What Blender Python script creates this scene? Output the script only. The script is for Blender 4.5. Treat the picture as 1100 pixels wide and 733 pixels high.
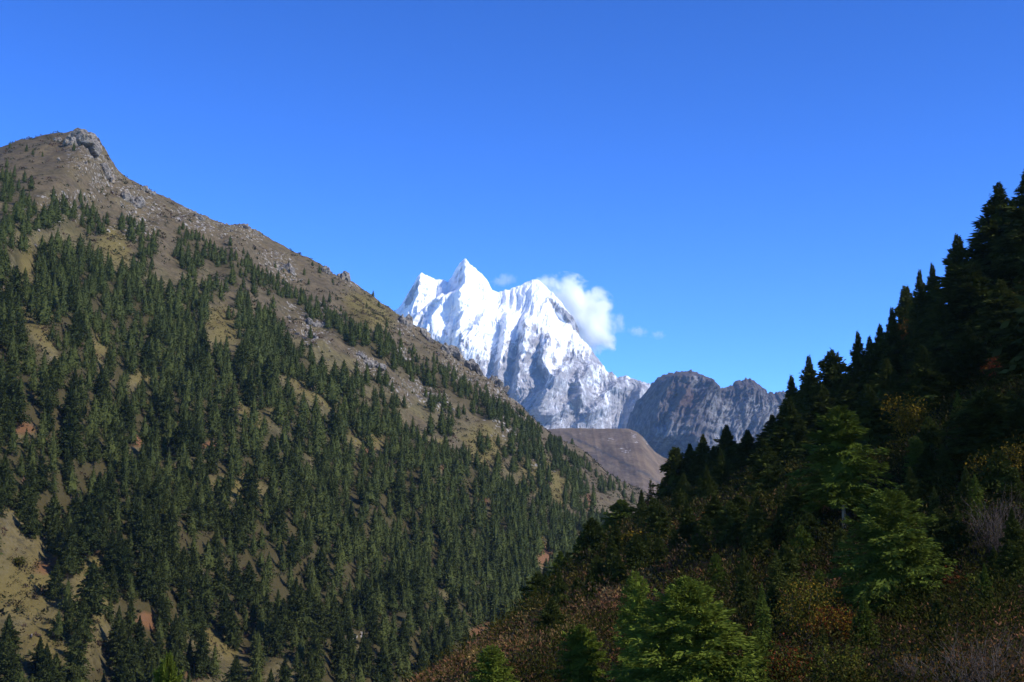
import bpy, bmesh, math, random
import numpy as np
from mathutils import Vector

for _o in list(bpy.data.objects):
    bpy.data.objects.remove(_o)
S = bpy.context.scene
COL = S.collection
R = math.radians

# ------------------------------------------------------------------ camera, sky, sun, exposure
PITCH = math.atan((620 - 366.5) / 1528.0)
cam_d = bpy.data.cameras.new('camera')
cam_d.sensor_width = 36.0
cam_d.lens = 50.0
cam_d.clip_start = 0.5
cam_d.clip_end = 60000
cam = bpy.data.objects.new('camera', cam_d)
COL.objects.link(cam)
cam.location = (0, 0, 0)
cam.rotation_euler = (R(90) + PITCH, 0, 0)
S.camera = cam

SUN = Vector((0.77, -0.34, 0.60)).normalized()
SUN_EL = math.asin(SUN.z)
SUN_AZ = math.atan2(SUN.x, SUN.y)
w = bpy.data.worlds.new('World')
S.world = w
w.use_nodes = True
nt = w.node_tree
nt.nodes.clear()
sky = nt.nodes.new('ShaderNodeTexSky')
sky.sky_type = 'NISHITA'
sky.sun_disc = False
sky.sun_elevation = SUN_EL
sky.sun_rotation = SUN_AZ
sky.altitude = 3600
sky.air_density = 1.0
sky.dust_density = 0.0
sky.ozone_density = 3.0
hs = nt.nodes.new('ShaderNodeHueSaturation')
hs.inputs['Saturation'].default_value = 1.10
hs.inputs['Hue'].default_value = 0.508
hs.inputs['Value'].default_value = 0.66
bg = nt.nodes.new('ShaderNodeBackground')
bg.inputs['Strength'].default_value = 0.15
wo = nt.nodes.new('ShaderNodeOutputWorld')
gm = nt.nodes.new('ShaderNodeGamma')
gm.inputs['Gamma'].default_value = 1.6
nt.links.new(sky.outputs[0], gm.inputs['Color'])
nt.links.new(gm.outputs[0], hs.inputs['Color'])
nt.links.new(hs.outputs[0], bg.inputs['Color'])
nt.links.new(bg.outputs[0], wo.inputs['Surface'])

sun_d = bpy.data.lights.new('sun', 'SUN')
sun_d.energy = 4.6
sun_d.angle = R(0.5)
sun_d.color = (1.0, 0.945, 0.87)
sun = bpy.data.objects.new('sun', sun_d)
COL.objects.link(sun)
sun.rotation_euler = SUN.to_track_quat('Z', 'Y').to_euler()
sun.location = (300, -200, 400)

S.view_settings.view_transform = 'Standard'
S.view_settings.look = 'None'
S.view_settings.exposure = 0.4
S.view_settings.gamma = 1.0
S.view_settings.use_curve_mapping = False
S.render.engine = 'CYCLES'
S.cycles.use_denoising = True
S.cycles.max_bounces = 14
S.cycles.diffuse_bounces = 3
S.cycles.volume_bounces = 12
S.cycles.transparent_max_bounces = 8

# ------------------------------------------------------------------ numeric helpers
CP, SP = math.cos(PITCH), math.sin(PITCH)

def unproj(px, py, Y):
    """A point at distance Y along the valley, seen at a place of the photograph."""
    dx = (np.asarray(px, float) - 550.0) / 1528.0
    dv = (366.5 - np.asarray(py, float)) / 1528.0
    dy = CP - SP * dv
    dz = SP + CP * dv
    k = np.asarray(Y, float) / dy
    return np.stack([dx * k, np.broadcast_to(np.asarray(Y, float), k.shape), dz * k], -1)

def proj(P):
    P = np.asarray(P, float)
    d = P[..., 1] * CP + P[..., 2] * SP
    v = -P[..., 1] * SP + P[..., 2] * CP
    return 550 + 1528 * P[..., 0] / d, 366.5 - 1528 * v / d

_rs = np.random.RandomState(11)
_perm = _rs.permutation(256)
_perm = np.concatenate([_perm, _perm, _perm])
_ga = _rs.rand(256) * 2 * np.pi
_gx, _gy = np.cos(_ga), np.sin(_ga)

def perlin(x, y):
    xi = np.floor(x).astype(int); yi = np.floor(y).astype(int)
    xf = x - xi; yf = y - yi
    xi &= 255; yi &= 255
    u = xf * xf * xf * (xf * (xf * 6 - 15) + 10)
    v = yf * yf * yf * (yf * (yf * 6 - 15) + 10)
    def g(ix, iy, fx, fy):
        h = _perm[_perm[ix & 255] + (iy & 255)]
        return _gx[h] * fx + _gy[h] * fy
    a = g(xi, yi, xf, yf); b = g(xi + 1, yi, xf - 1, yf)
    c = g(xi, yi + 1, xf, yf - 1); d = g(xi + 1, yi + 1, xf - 1, yf - 1)
    return 1.5 * ((a + (b - a) * u) + ((c + (d - c) * u) - (a + (b - a) * u)) * v)

def fbm(x, y, octv=5, gain=0.5, lac=2.03):
    s = 0; a = 1.0
    for k in range(octv):
        s = s + a * perlin(x + 17.3 * k, y - 9.1 * k)
        x = x * lac; y = y * lac; a *= gain
    return s

def ridged(x, y, octv=5, gain=0.5, lac=2.07):
    s = 0; a = 1.0
    for k in range(octv):
        s = s + a * (1 - 2 * np.abs(perlin(x + 31.7 * k, y + 5.3 * k)))
        x = x * lac; y = y * lac; a *= gain
    return s

def interp_poly(t, pts):
    pts = np.asarray(pts, float)
    tt = pts[:, 0]
    return np.stack([np.interp(t, tt, pts[:, k]) for k in range(1, pts.shape[1])], -1)

def smooth(a, b, x):
    t = np.clip((x - a) / (b - a), 0, 1)
    return t * t * (3 - 2 * t)

# ------------------------------------------------------------------ object helpers
def np_mesh(name, verts, faces, smooth_shade=False, attrs=None):
    """faces: (n,k) int array, all polygons of k corners, or a list of such arrays"""
    me = bpy.data.meshes.new(name)
    fl = faces if isinstance(faces, list) else [faces]
    fl = [np.asarray(f, np.int32) for f in fl if len(f)]
    verts = np.asarray(verts, np.float32)
    me.vertices.add(len(verts))
    me.vertices.foreach_set('co', verts.ravel())
    loops = np.concatenate([f.ravel() for f in fl])
    tot = np.concatenate([np.full(len(f), f.shape[1], np.int32) for f in fl])
    start = np.concatenate([[0], np.cumsum(tot)[:-1]]).astype(np.int32)
    me.loops.add(len(loops)); me.loops.foreach_set('vertex_index', loops)
    me.polygons.add(len(tot))
    me.polygons.foreach_set('loop_start', start)
    me.polygons.foreach_set('loop_total', tot)
    me.polygons.foreach_set('use_smooth', np.full(len(tot), smooth_shade))
    if attrs:
        for k, (typ, dat) in attrs.items():
            at = me.attributes.new(k, typ, 'POINT')
            key = 'color' if 'COLOR' in typ else ('vector' if 'VECTOR' in typ else 'value')
            at.data.foreach_set(key, np.asarray(dat, np.float32).ravel())
    me.update(calc_edges=True)
    me.validate()
    return me

def add(name, me, m=None, parent=None, loc=None):
    o = bpy.data.objects.new(name, me)
    COL.objects.link(o)
    if m is not None and me is not None and len(me.materials) == 0:
        me.materials.append(m)
    if parent is not None:
        o.parent = parent
    if loc is not None:
        o.location = loc
    return o

def tag(o, label=None, cat=None, group=None, kind=None):
    if label: o['label'] = label
    if cat: o['category'] = cat
    if group: o['group'] = group
    if kind: o['kind'] = kind
    return o

def grid_faces(nu, nv):
    i = np.arange(nu - 1)[:, None] * nv + np.arange(nv - 1)[None, :]
    i = i.ravel()
    return np.stack([i, i + nv, i + nv + 1, i + 1], -1)

class NT:
    """small wrapper for node materials"""
    def __init__(self, name):
        self.m = bpy.data.materials.new(name)
        self.m.use_nodes = True
        self.t = self.m.node_tree
        self.t.nodes.clear()
        self.out = self.t.nodes.new('ShaderNodeOutputMaterial')
    def n(self, typ, **kw):
        nd = self.t.nodes.new('ShaderNode' + typ)
        for k, v in kw.items():
            if k in nd.inputs: self.set(nd.inputs[k], v)
            else: setattr(nd, k, v)
        return nd
    def set(self, sock, v):
        if hasattr(v, 'links') or isinstance(v, bpy.types.NodeSocket): self.t.links.new(v, sock)
        else: sock.default_value = v
    def noise(self, scale, detail=6, rough=0.6, vec=None, dist=0.0):
        nd = self.n('TexNoise'); nd.inputs['Scale'].default_value = scale
        nd.inputs['Detail'].default_value = detail; nd.inputs['Roughness'].default_value = rough
        nd.inputs['Distortion'].default_value = dist
        if vec is not None: self.t.links.new(vec, nd.inputs['Vector'])
        return nd.outputs['Fac']
    def pos(self, sx=1, sy=1, sz=1):
        g = self.n('NewGeometry'); mp = self.n('Mapping')
        mp.inputs['Scale'].default_value = (sx, sy, sz)
        self.t.links.new(g.outputs['Position'], mp.inputs['Vector'])
        return mp.outputs[0]
    def math(self, op, a, b=0.0, c=0.0):
        nd = self.n('Math', operation=op)
        for i, v in enumerate((a, b, c)): self.set(nd.inputs[i], v)
        return nd.outputs[0]
    def ramp(self, fac, a, b):
        nd = self.n('MapRange'); nd.interpolation_type = 'SMOOTHSTEP'
        self.set(nd.inputs['Value'], fac)
        nd.inputs['From Min'].default_value = a; nd.inputs['From Max'].default_value = b
        return nd.outputs[0]
    def mix(self, fac, a, b):
        nd = self.n('Mix', data_type='RGBA')
        self.set(nd.inputs[0], fac)
        for s, v in ((nd.inputs[6], a), (nd.inputs[7], b)):
            if isinstance(v, tuple) and len(v) == 3: v = (*v, 1)
            self.set(s, v)
        return nd.outputs[2]
    def attr(self, name):
        nd = self.n('Attribute'); nd.attribute_name = name
        return nd
    def surf(self, color, rough=0.9, spec=0.15, bump=None, bstr=0.3, bdist=1.0):
        p = self.n('BsdfPrincipled')
        if isinstance(color, tuple): color = (*color, 1)[:4]
        self.set(p.inputs['Base Color'], color)
        self.set(p.inputs['Roughness'], rough)
        p.inputs['Specular IOR Level'].default_value = spec
        if bump is not None:
            b = self.n('Bump'); b.inputs['Strength'].default_value = bstr; b.inputs['Distance'].default_value = bdist
            self.t.links.new(bump, b.inputs['Height']); self.t.links.new(b.outputs[0], p.inputs['Normal'])
        self.t.links.new(p.outputs[0], self.out.inputs['Surface'])
        return self.m

def foliage_mat(name, a, b, transl=0.22):
    """leaf faces: the shade of green varies from tree to tree (object random, 'tint') and leaf to leaf"""
    q = NT(name)
    oi = q.n('ObjectInfo')
    f = q.math('ADD', q.math('MULTIPLY', oi.outputs['Random'], 0.45), q.math('MULTIPLY', q.attr('tint').outputs['Fac'], 0.55))
    c = q.mix(f, a, b)
    d = q.n('BsdfDiffuse'); q.set(d.inputs['Color'], c)
    t = q.n('BsdfTranslucent'); q.set(t.inputs['Color'], c)
    mx = q.n('MixShader'); mx.inputs[0].default_value = transl
    q.t.links.new(d.outputs[0], mx.inputs[1]); q.t.links.new(t.outputs[0], mx.inputs[2])
    q.t.links.new(mx.outputs[0], q.out.inputs['Surface'])
    return q.m

def vcol_leaf_mat(name, transl=0.2):
    q = NT(name)
    c = q.attr('leaf_colour').outputs['Color']
    d = q.n('BsdfDiffuse'); q.set(d.inputs['Color'], c)
    t = q.n('BsdfTranslucent'); q.set(t.inputs['Color'], c)
    mx = q.n('MixShader'); mx.inputs[0].default_value = transl
    q.t.links.new(d.outputs[0], mx.inputs[1]); q.t.links.new(t.outputs[0], mx.inputs[2])
    q.t.links.new(mx.outputs[0], q.out.inputs['Surface'])
    return q.m

# ------------------------------------------------------------------ materials
def m_hillside():
    q = NT('dry_mountain_grass')
    p = q.pos()
    big = q.ramp(q.noise(0.010, 5, 0.6, p), 0.40, 0.62)
    mid = q.ramp(q.noise(0.045, 6, 0.65, p), 0.38, 0.66)
    fine = q.noise(0.35, 5, 0.7, p)
    grass = q.mix(mid, (0.118, 0.094, 0.036), (0.078, 0.065, 0.026))
    heath = q.mix(mid, (0.106, 0.077, 0.041), (0.072, 0.053, 0.030))
    heathm = q.attr('heath').outputs['Fac']
    c = q.mix(q.ramp(q.math('ADD', q.math('MULTIPLY', heathm, 0.62), q.math('MULTIPLY', big, 0.42)), 0.35, 0.75), grass, heath)
    c = q.mix(q.ramp(fine, 0.35, 0.75), c, q.mix(0.55, c, (0.16, 0.135, 0.085)))
    dark = q.ramp(q.noise(0.13, 7, 0.8, p), 0.49, 0.60)
    c = q.mix(q.math('MULTIPLY', dark, 0.7), c, (0.040, 0.036, 0.022))
    gold = q.attr('gold').outputs['Fac']
    c = q.mix(gold, c, q.mix(fine, (0.092, 0.073, 0.025), (0.155, 0.122, 0.044)))
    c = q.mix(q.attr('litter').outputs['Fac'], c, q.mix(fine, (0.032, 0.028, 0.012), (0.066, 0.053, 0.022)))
    soil = q.attr('soil').outputs['Fac']
    c = q.mix(soil, c, q.mix(fine, (0.095, 0.048, 0.023), (0.19, 0.10, 0.048)))
    v = q.n('TexVoronoi'); v.inputs['Scale'].default_value = 0.24; q.t.links.new(p, v.inputs['Vector'])
    sp = q.n('SeparateColor'); q.t.links.new(v.outputs['Color'], sp.inputs[0])
    v2 = q.n('TexVoronoi'); v2.inputs['Scale'].default_value = 0.5; q.t.links.new(p, v2.inputs['Vector'])
    sp2 = q.n('SeparateColor'); q.t.links.new(v2.outputs['Color'], sp2.inputs[0])
    rk = q.attr('rock').outputs['Fac']
    rn = q.noise(0.09, 6, 0.7, p)
    t1 = q.math('ADD', q.math('ADD', sp.outputs[0], q.math('MULTIPLY', q.math('SUBTRACT', rn, 0.5), 0.8)), q.math('MULTIPLY', rk, 0.36))
    t2 = q.math('ADD', q.math('ADD', sp2.outputs[1], q.math('MULTIPLY', q.math('SUBTRACT', rn, 0.5), 0.6)), q.math('MULTIPLY', rk, 0.26))
    s1 = q.math('MULTIPLY', q.ramp(t1, 1.08, 1.12), q.math('SUBTRACT', 1.0, q.ramp(v.outputs['Distance'], 0.40, 0.55)))
    s2 = q.math('MULTIPLY', q.ramp(t2, 1.10, 1.14), q.math('SUBTRACT', 1.0, q.ramp(v2.outputs['Distance'], 0.40, 0.55)))
    stones = q.math('MAXIMUM', s1, s2)
    rc = q.mix(q.noise(0.22, 6, 0.7, p), (0.13, 0.115, 0.098), (0.33, 0.30, 0.26))
    c = q.mix(stones, c, rc)
    return q.surf(c, 0.95, 0.05, fine, 0.8, 1.2)

def m_rock():
    q = NT('pale_crag_rock')
    p = q.pos()
    n1 = q.noise(0.12, 8, 0.7, p); n2 = q.noise(0.5, 6, 0.7, p)
    c = q.mix(q.ramp(n1, 0.35, 0.65), (0.12, 0.105, 0.09), (0.27, 0.24, 0.20))
    c = q.mix(q.ramp(n2, 0.50, 0.60), c, (0.050, 0.043, 0.037))
    c = q.mix(q.ramp(q.noise(0.08, 4, 0.6, p), 0.55, 0.68), c, (0.30, 0.23, 0.15))
    return q.surf(c, 0.9, 0.15, n2, 0.9, 1.5)

def m_slope():
    q = NT('shrubby_slope_soil')
    p = q.pos()
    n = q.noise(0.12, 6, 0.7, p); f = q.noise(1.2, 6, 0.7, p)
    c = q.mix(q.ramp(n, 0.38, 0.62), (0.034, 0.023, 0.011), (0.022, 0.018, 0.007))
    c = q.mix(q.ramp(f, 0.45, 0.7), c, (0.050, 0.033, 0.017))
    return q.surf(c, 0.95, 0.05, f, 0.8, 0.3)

def m_snow():
    q = NT('snow_and_rock')
    p = q.pos()
    sn = q.attr('snow').outputs['Fac']
    dn = q.noise(0.011, 9, 0.78, p)
    dn2 = q.noise(0.0035, 6, 0.65, q.pos(1.0, 0.6, 0.35))
    k = q.math('ADD', sn, q.math('ADD', q.math('MULTIPLY', q.math('SUBTRACT', dn, 0.5), 1.5), q.math('MULTIPLY', q.math('SUBTRACT', dn2, 0.5), 0.9)))
    rock = q.mix(dn2, (0.20, 0.185, 0.18), (0.30, 0.285, 0.28))
    rock = q.mix(q.ramp(dn, 0.45, 0.6), rock, (0.38, 0.375, 0.38))
    c = q.mix(q.ramp(k, 0.30, 0.62), rock, (0.86, 0.87, 0.89))
    return q.surf(c, 0.75, 0.2, dn, 0.7, 30.0)

def m_far_rock():
    q = NT('bare_mountain_rock')
    p = q.pos()
    n1 = q.noise(0.006, 8, 0.7, p); n2 = q.noise(0.028, 7, 0.75, p)
    c = q.mix(q.ramp(n1, 0.38, 0.6), (0.048, 0.036, 0.030), (0.092, 0.076, 0.068))
    c = q.mix(q.ramp(n2, 0.42, 0.66), c, (0.15, 0.14, 0.138))
    pale = q.attr('pale').outputs['Fac']
    c = q.mix(q.math('MULTIPLY', pale, q.ramp(n2, 0.3, 0.62)), c, (0.25, 0.245, 0.245))
    red = q.attr('heath').outputs['Fac']  # on the rock mountain: reddish tops plus a sunlit face painted red
    c = q.mix(q.math('MULTIPLY', red, 0.7), c, (0.105, 0.062, 0.042))
    return q.surf(c, 0.95, 0.05, n2, 0.9, 25.0)

def m_alp():
    q = NT('brown_alpine_heath')
    p = q.pos()
    n1 = q.noise(0.006, 8, 0.66, p); n2 = q.noise(0.03, 6, 0.7, p)
    st = q.noise(0.009, 5, 0.6, q.pos(0.5, 0.5, 2.4))
    c = q.mix(q.ramp(n1, 0.36, 0.64), (0.150, 0.104, 0.062), (0.092, 0.064, 0.040))
    c = q.mix(q.math('MULTIPLY', q.ramp(st, 0.55, 0.68), 0.7), c, (0.072, 0.058, 0.045))
    c = q.mix(q.math('MULTIPLY', q.ramp(n2, 0.45, 0.65), 0.5), c, (0.19, 0.145, 0.10))
    k = q.attr('rock').outputs['Fac']
    n3 = q.noise(0.06, 5, 0.75, p)
    c = q.mix(q.ramp(q.math('ADD', n3, q.math('MULTIPLY', k, 0.14)), 0.66, 0.72), c, (0.30, 0.28, 0.27))
    c = q.mix(q.math('MULTIPLY', q.attr('scrub').outputs['Fac'], q.ramp(n3, 0.42, 0.52)), c, (0.05, 0.045, 0.04))
    return q.surf(c, 0.95, 0.05, n2, 0.6, 8.0)

def m_valley():
    q = NT('valley_floor_grass')
    p = q.pos()
    n = q.noise(0.02, 6, 0.65, p)
    return q.surf(q.mix(n, (0.09, 0.075, 0.045), (0.06, 0.06, 0.035)), 0.95, 0.05)

def m_bark(name, a, b):
    q = NT(name)
    n = q.noise(6.0, 5, 0.7, q.pos(1, 1, 0.25))
    return q.surf(q.mix(q.ramp(n, 0.35, 0.65), a, b), 0.95, 0.05)

M = {}
M['hill'] = m_hillside(); M['rock'] = m_rock(); M['slope'] = m_slope(); M['snow'] = m_snow()
M['far_rock'] = m_far_rock(); M['alp'] = m_alp(); M['valley'] = m_valley()
M['bark'] = m_bark('dark_bark', (0.055, 0.043, 0.033), (0.10, 0.085, 0.07))
M['pale_bark'] = m_bark('pale_bark', (0.13, 0.11, 0.08), (0.26, 0.225, 0.17))
M['twig'] = m_bark('bare_twig', (0.050, 0.040, 0.033), (0.115, 0.098, 0.085))
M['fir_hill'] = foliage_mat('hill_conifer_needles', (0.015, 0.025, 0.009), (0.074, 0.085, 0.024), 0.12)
M['fir_dark'] = foliage_mat('shaded_conifer_needles', (0.026, 0.038, 0.009), (0.070, 0.084, 0.020))  # darker needles hold part of the slope's shade in their colour
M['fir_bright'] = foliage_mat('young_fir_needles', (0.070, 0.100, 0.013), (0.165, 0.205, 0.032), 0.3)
M['leaf'] = vcol_leaf_mat('autumn_leaves')

# ------------------------------------------------------------------ left hillside
RIDGE = [(-420, 225, 1400), (-260, 196, 1450), (-100, 178, 1500), (-20, 164, 1570), (0, 158, 1580), (22, 151, 1590), (60, 143, 1610),
         (85, 141, 1620), (104, 147, 1625), (112, 160, 1628), (128, 187, 1640), (165, 206, 1670), (205, 226, 1700), (228, 238, 1712), (244, 244, 1720),
         (262, 242, 1740), (285, 254, 1755), (300, 262, 1765), (330, 276, 1785), (352, 290, 1800), (385, 308, 1830), (410, 325, 1850),
         (440, 346, 1880), (475, 371, 1930), (500, 388, 1960), (530, 414, 2000), (555, 439, 2030), (590, 464, 2080), (620, 485, 2130),
         (650, 511, 2200), (690, 537, 2300), (730, 562, 2400), (800, 600, 2600), (880, 640, 2900)]
FOOT = [(-330, 120, -75), (-300, 215, -75), (-235, 340, -75), (-150, 480, -76), (-25, 740, -78), (110, 1050, -80), (280, 1500, -80),
        (400, 1850, -80), (520, 2200, -80), (680, 2700, -80)]
_rp = np.array([unproj(a, b, c) for a, b, c in RIDGE])
_ru = np.concatenate([[0], np.cumsum(np.linalg.norm(np.diff(_rp, axis=0), axis=1))]); _ru /= _ru[-1]
_fp = np.array(FOOT, float)
_fu = np.linspace(0, 1, len(_fp))
HN = np.array([0.535, -0.228, 0.814])

def hill_point(u, v):
    """u along the ridge, v from the ridge (0) to the foot (1)"""
    u = np.asarray(u, float); v = np.asarray(v, float)
    r = np.stack([np.interp(u, _ru, _rp[:, k]) for k in range(3)], -1)
    f = np.stack([np.interp(u, _fu, _fp[:, k]) for k in range(3)], -1)
    P = r + (f - r) * v[..., None]
    sl = u * 1750.0; dn = v * 900.0
    am = smooth(0.0, 0.10, v)
    d = 16.0 * np.sin(np.pi * np.clip(v, 0, 1))
    d = d + am * (15.0 * fbm(sl / 210.0 + 3.1, dn / 420.0, 3) + 9.0 * (ridged(sl / 130.0, dn / 520.0 + 2.0, 3) - 0.6))
    d = d + (0.25 + 0.75 * am) * (2.6 * fbm(sl / 42.0, dn / 42.0, 4, 0.55))
    P = P + HN * d[..., None]
    P[..., 2] += (1 - am) * (2.2 * fbm(sl / 26.0 + 50, dn / 30.0, 4, 0.6))
    return P

# places on the hill, each an ellipse (photo x, y, half width, half height, tilt in degrees)
def ell(px, py, cx, cy, rx, ry, ang=0):
    a = R(ang); dx = px - cx; dy = py - cy
    ex = (dx * math.cos(a) + dy * math.sin(a)) / rx; ey = (-dx * math.sin(a) + dy * math.cos(a)) / ry
    return np.sqrt(ex * ex + ey * ey)

ROCKY = [(92, 165, 22, 26), (112, 190, 18, 20, 40), (140, 215, 16, 18), (75, 215, 30, 10), (128, 250, 14, 5, 20), (225, 243, 30, 10, 25), (205, 235, 20, 12, 25), (262, 250, 22, 10, 20),
         (300, 285, 24, 14, 30), (310, 292, 12, 12), (330, 350, 30, 14, 45), (345, 335, 10, 8), (392, 392, 24, 8, 40), (437, 352, 14, 14), (436, 378, 10, 8), (495, 392, 28, 16, 40),
         (535, 425, 26, 14, 40), (375, 300, 16, 8, 35), (548, 452, 30, 12, 20), (545, 465, 18, 8), (60, 225, 40, 14), (150, 235, 20, 30, 50), (575, 500, 6, 5), (420, 415, 26, 8, 40), (460, 425, 30, 12, 35), (382, 684, 12, 6)]
GOLD = [(38, 345, 14, 38, -28), (122, 265, 18, 22, -35), (240, 350, 24, 18, 35), (268, 445, 22, 9, 38), (335, 417, 36, 12, 33), (300, 443, 16, 12), (107, 370, 14, 16),
        (150, 405, 16, 10, 20), (487, 634, 11, 9, 30), (230, 688, 36, 13, 28), (28, 630, 40, 34), (105, 630, 26, 40), (395, 470, 22, 12), (475, 478, 6, 8), (520, 480, 24, 22, 40),
        (590, 515, 36, 22, 35), (28, 280, 8, 22), (255, 520, 34, 12, 12), (60, 690, 40, 30), (395, 335, 30, 16, 30)]
SOIL = [(513, 679, 13, 6, -50), (148, 472, 7, 9), (585, 598, 12, 12), (475, 500, 7, 5, 40), (225, 478, 10, 4), (405, 622, 5, 7), (160, 668, 16, 9, 20), (210, 722, 14, 10), (517, 534, 8, 4, 30),
        (363, 568, 6, 4), (396, 485, 8, 4, -20), (28, 460, 14, 6), (275, 510, 12, 5, 15), (60, 608, 24, 9), (404, 500, 4, 5), (470, 534, 5, 4), (632, 540, 5, 10), (618, 605, 12, 5)]

def hill_masks(P):
    px, py = proj(P)
    rock = np.zeros(px.shape); gold = np.zeros(px.shape); soil = np.zeros(px.shape)
    wob = 0.22 * fbm(P[..., 0] / 18.0, P[..., 1] / 18.0, 3)
    for e in ROCKY: rock = np.maximum(rock, 1 - smooth(0.6, 1.4, ell(px, py, *e) + wob))
    for e in GOLD: gold = np.maximum(gold, 1 - smooth(0.6, 1.3, ell(px, py, *e) + wob))
    for e in SOIL: soil = np.maximum(soil, 1 - smooth(0.75, 1.15, ell(px, py, *e) + 1.3 * wob))
    yr = np.interp(px, [-200, 0, 85, 128, 262, 440, 555, 690], [190, 158, 140, 187, 242, 346, 438, 537])
    heath = 1 - smooth(40, 150, py - yr)
    return rock, gold, soil, heath

FOREST_EDGE = [(-50, 262), (0, 258), (60, 260), (110, 272), (140, 294), (180, 304), (215, 335), (240, 352), (262, 332), (300, 352), (350, 398), (385, 425), (420, 448), (450, 468), (500, 488), (540, 512), (600, 540), (650, 556), (720, 580)]
BAND = [(192, 250), (230, 270), (270, 288), (314, 314), (352, 338), (394, 362), (417, 368), (446, 392), (475, 404), (503, 418), (522, 432), (545, 447), (578, 456)]
CLUSTER = [(22, 205, 18, 9), (42, 205, 8, 7), (62, 222, 12, 14), (36, 230, 14, 12), (8, 240, 20, 12), (80, 228, 10, 14), (98, 238, 12, 12), (117, 243, 9, 7), (140, 240, 16, 5, 25), (157, 258, 9, 10), (150, 280, 12, 12),
           (194, 272, 8, 6), (207, 284, 9, 10), (230, 306, 12, 10), (205, 325, 18, 24), (256, 297, 9, 6), (258, 318, 7, 6), (245, 345, 5, 5), (602, 475, 12, 10), (627, 492, 14, 7, 35), (655, 515, 14, 5, 35), (682, 529, 14, 5, 35),
           (560, 466, 7, 7), (571, 480, 5, 5), (541, 482, 5, 6), (463, 430, 5, 6), (494, 444, 6, 5), (399, 402, 5, 7), (417, 412, 8, 9), (408, 436, 20, 14), (374, 418, 16, 24), (282, 348, 22, 18), (8, 186, 9, 4), (478, 456, 6, 6), (518, 474, 4, 5), (532, 496, 6, 6), (610, 512, 6, 6)]
CLEAR = [(124, 265, 13, 20, -35, 0), (30, 282, 8, 18, 0, 0.05), (238, 352, 20, 15, 35, 0), (280, 390, 7, 5, 0, 0), (332, 417, 34, 9, 33, 0), (300, 445, 13, 10, 0, 0.1), (268, 445, 22, 7, 38, 0), (395, 470, 18, 11, 0, 0.05), (212, 484, 26, 7, 0, 0.15),
         (255, 520, 32, 12, 12, 0.12), (313, 517, 12, 8, 0, 0.1), (336, 493, 8, 8, 0, 0), (28, 460, 15, 7, 0, 0), (148, 474, 7, 10, 0, 0), (10, 552, 13, 24, 0, 0), (30, 622, 36, 46, 0, 0.05), (102, 640, 22, 42, 0, 0.12), (230, 688, 34, 11, 28, 0), (305, 715, 24, 13, 0, 0.15),
         (222, 726, 24, 12, 0, 0), (401, 622, 6, 8, 0, 0), (487, 634, 10, 8, 30, 0), (513, 677, 14, 11, 0, 0), (382, 685, 11, 5, 0, 0), (40, 350, 10, 32, -28, 0), (107, 370, 12, 14, 0, 0.05), (150, 405, 14, 9, 20, 0), (592, 512, 40, 22, 35, 0.22), (475, 500, 6, 6, 0, 0), (585, 598, 10, 10, 0, 0), (60, 700, 50, 22, 0, 0.3), (516, 534, 8, 4, 30, 0), (404, 500, 5, 6, 0, 0.1)]

def tree_density(px, py):
    d = np.where(py > np.interp(px, [a for a, b in FOREST_EDGE], [b for a, b in FOREST_EDGE]), 1.0, 0.012)
    bx = [a for a, b in BAND]; by = [b for a, b in BAND]
    off = np.abs(py - np.interp(px, bx, by))
    d = np.where((px > bx[0]) & (px < bx[-1]) & (off < np.where(px > 380, 10, 8)), 0.95, d)
    for k_, e in enumerate(CLUSTER): d = np.where(ell(px, py, *e) < 1, 0.45 if k_ < 10 else 0.8, d)
    for e in CLEAR: d = np.where(ell(px, py, *e[:5]) < 1.25, e[5], d)
    yr = np.interp(px, [a for a, b, c in RIDGE], [b for a, b, c in RIDGE])
    return np.where(py < yr + 3, 0.0, d)

NU, NV = 560, 400
uu, vv = np.meshgrid(np.linspace(0, 1, NU), np.linspace(0, 1, NV) ** 1.05, indexing='ij')
HP = hill_point(uu, vv)
rock, gold, soil, heath = hill_masks(HP)
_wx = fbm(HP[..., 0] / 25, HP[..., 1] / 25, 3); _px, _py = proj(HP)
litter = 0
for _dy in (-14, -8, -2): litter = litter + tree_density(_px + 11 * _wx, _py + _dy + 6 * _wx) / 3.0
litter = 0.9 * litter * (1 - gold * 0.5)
# rough crags where the rock shows
P2 = HP + HN * ((rock * 3.2 * (ridged(HP[..., 0] / 14.0, HP[..., 2] / 14.0, 3) - 0.5))[..., None])
# far side of the ridge, falling away behind it
NB = 40
bu, bv = np.meshgrid(np.linspace(0, 1, NU), np.linspace(0, 1, NB)[1:], indexing='ij')
r0 = P2[:, 0:1, :]
back = r0 + bv[..., None] * np.array([-520.0, 560.0, 0.0]) 
back[..., 2] = r0[..., 2] * (1 - bv) + (-80) * bv + 9 * fbm(back[..., 0] / 90, back[..., 1] / 90, 4) * np.minimum(1, bv * 6)
allP = np.concatenate([back[:, ::-1, :], P2], axis=1)
z_ = np.zeros((NU, NB - 1))
def padm(a, fill=0): return np.concatenate([np.full((NU, NB - 1), fill, float), a], axis=1)
me = np_mesh('hillside', allP.reshape(-1, 3), grid_faces(NU, NV + NB - 1)[:, ::-1], True,
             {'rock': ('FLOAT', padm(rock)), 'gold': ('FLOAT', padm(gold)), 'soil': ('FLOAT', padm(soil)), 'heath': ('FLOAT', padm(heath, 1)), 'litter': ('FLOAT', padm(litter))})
hillside = tag(add('hillside', me, M['hill']), 'steep dry grass hillside with scattered conifers left of the valley', 'hillside', kind='structure')

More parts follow.
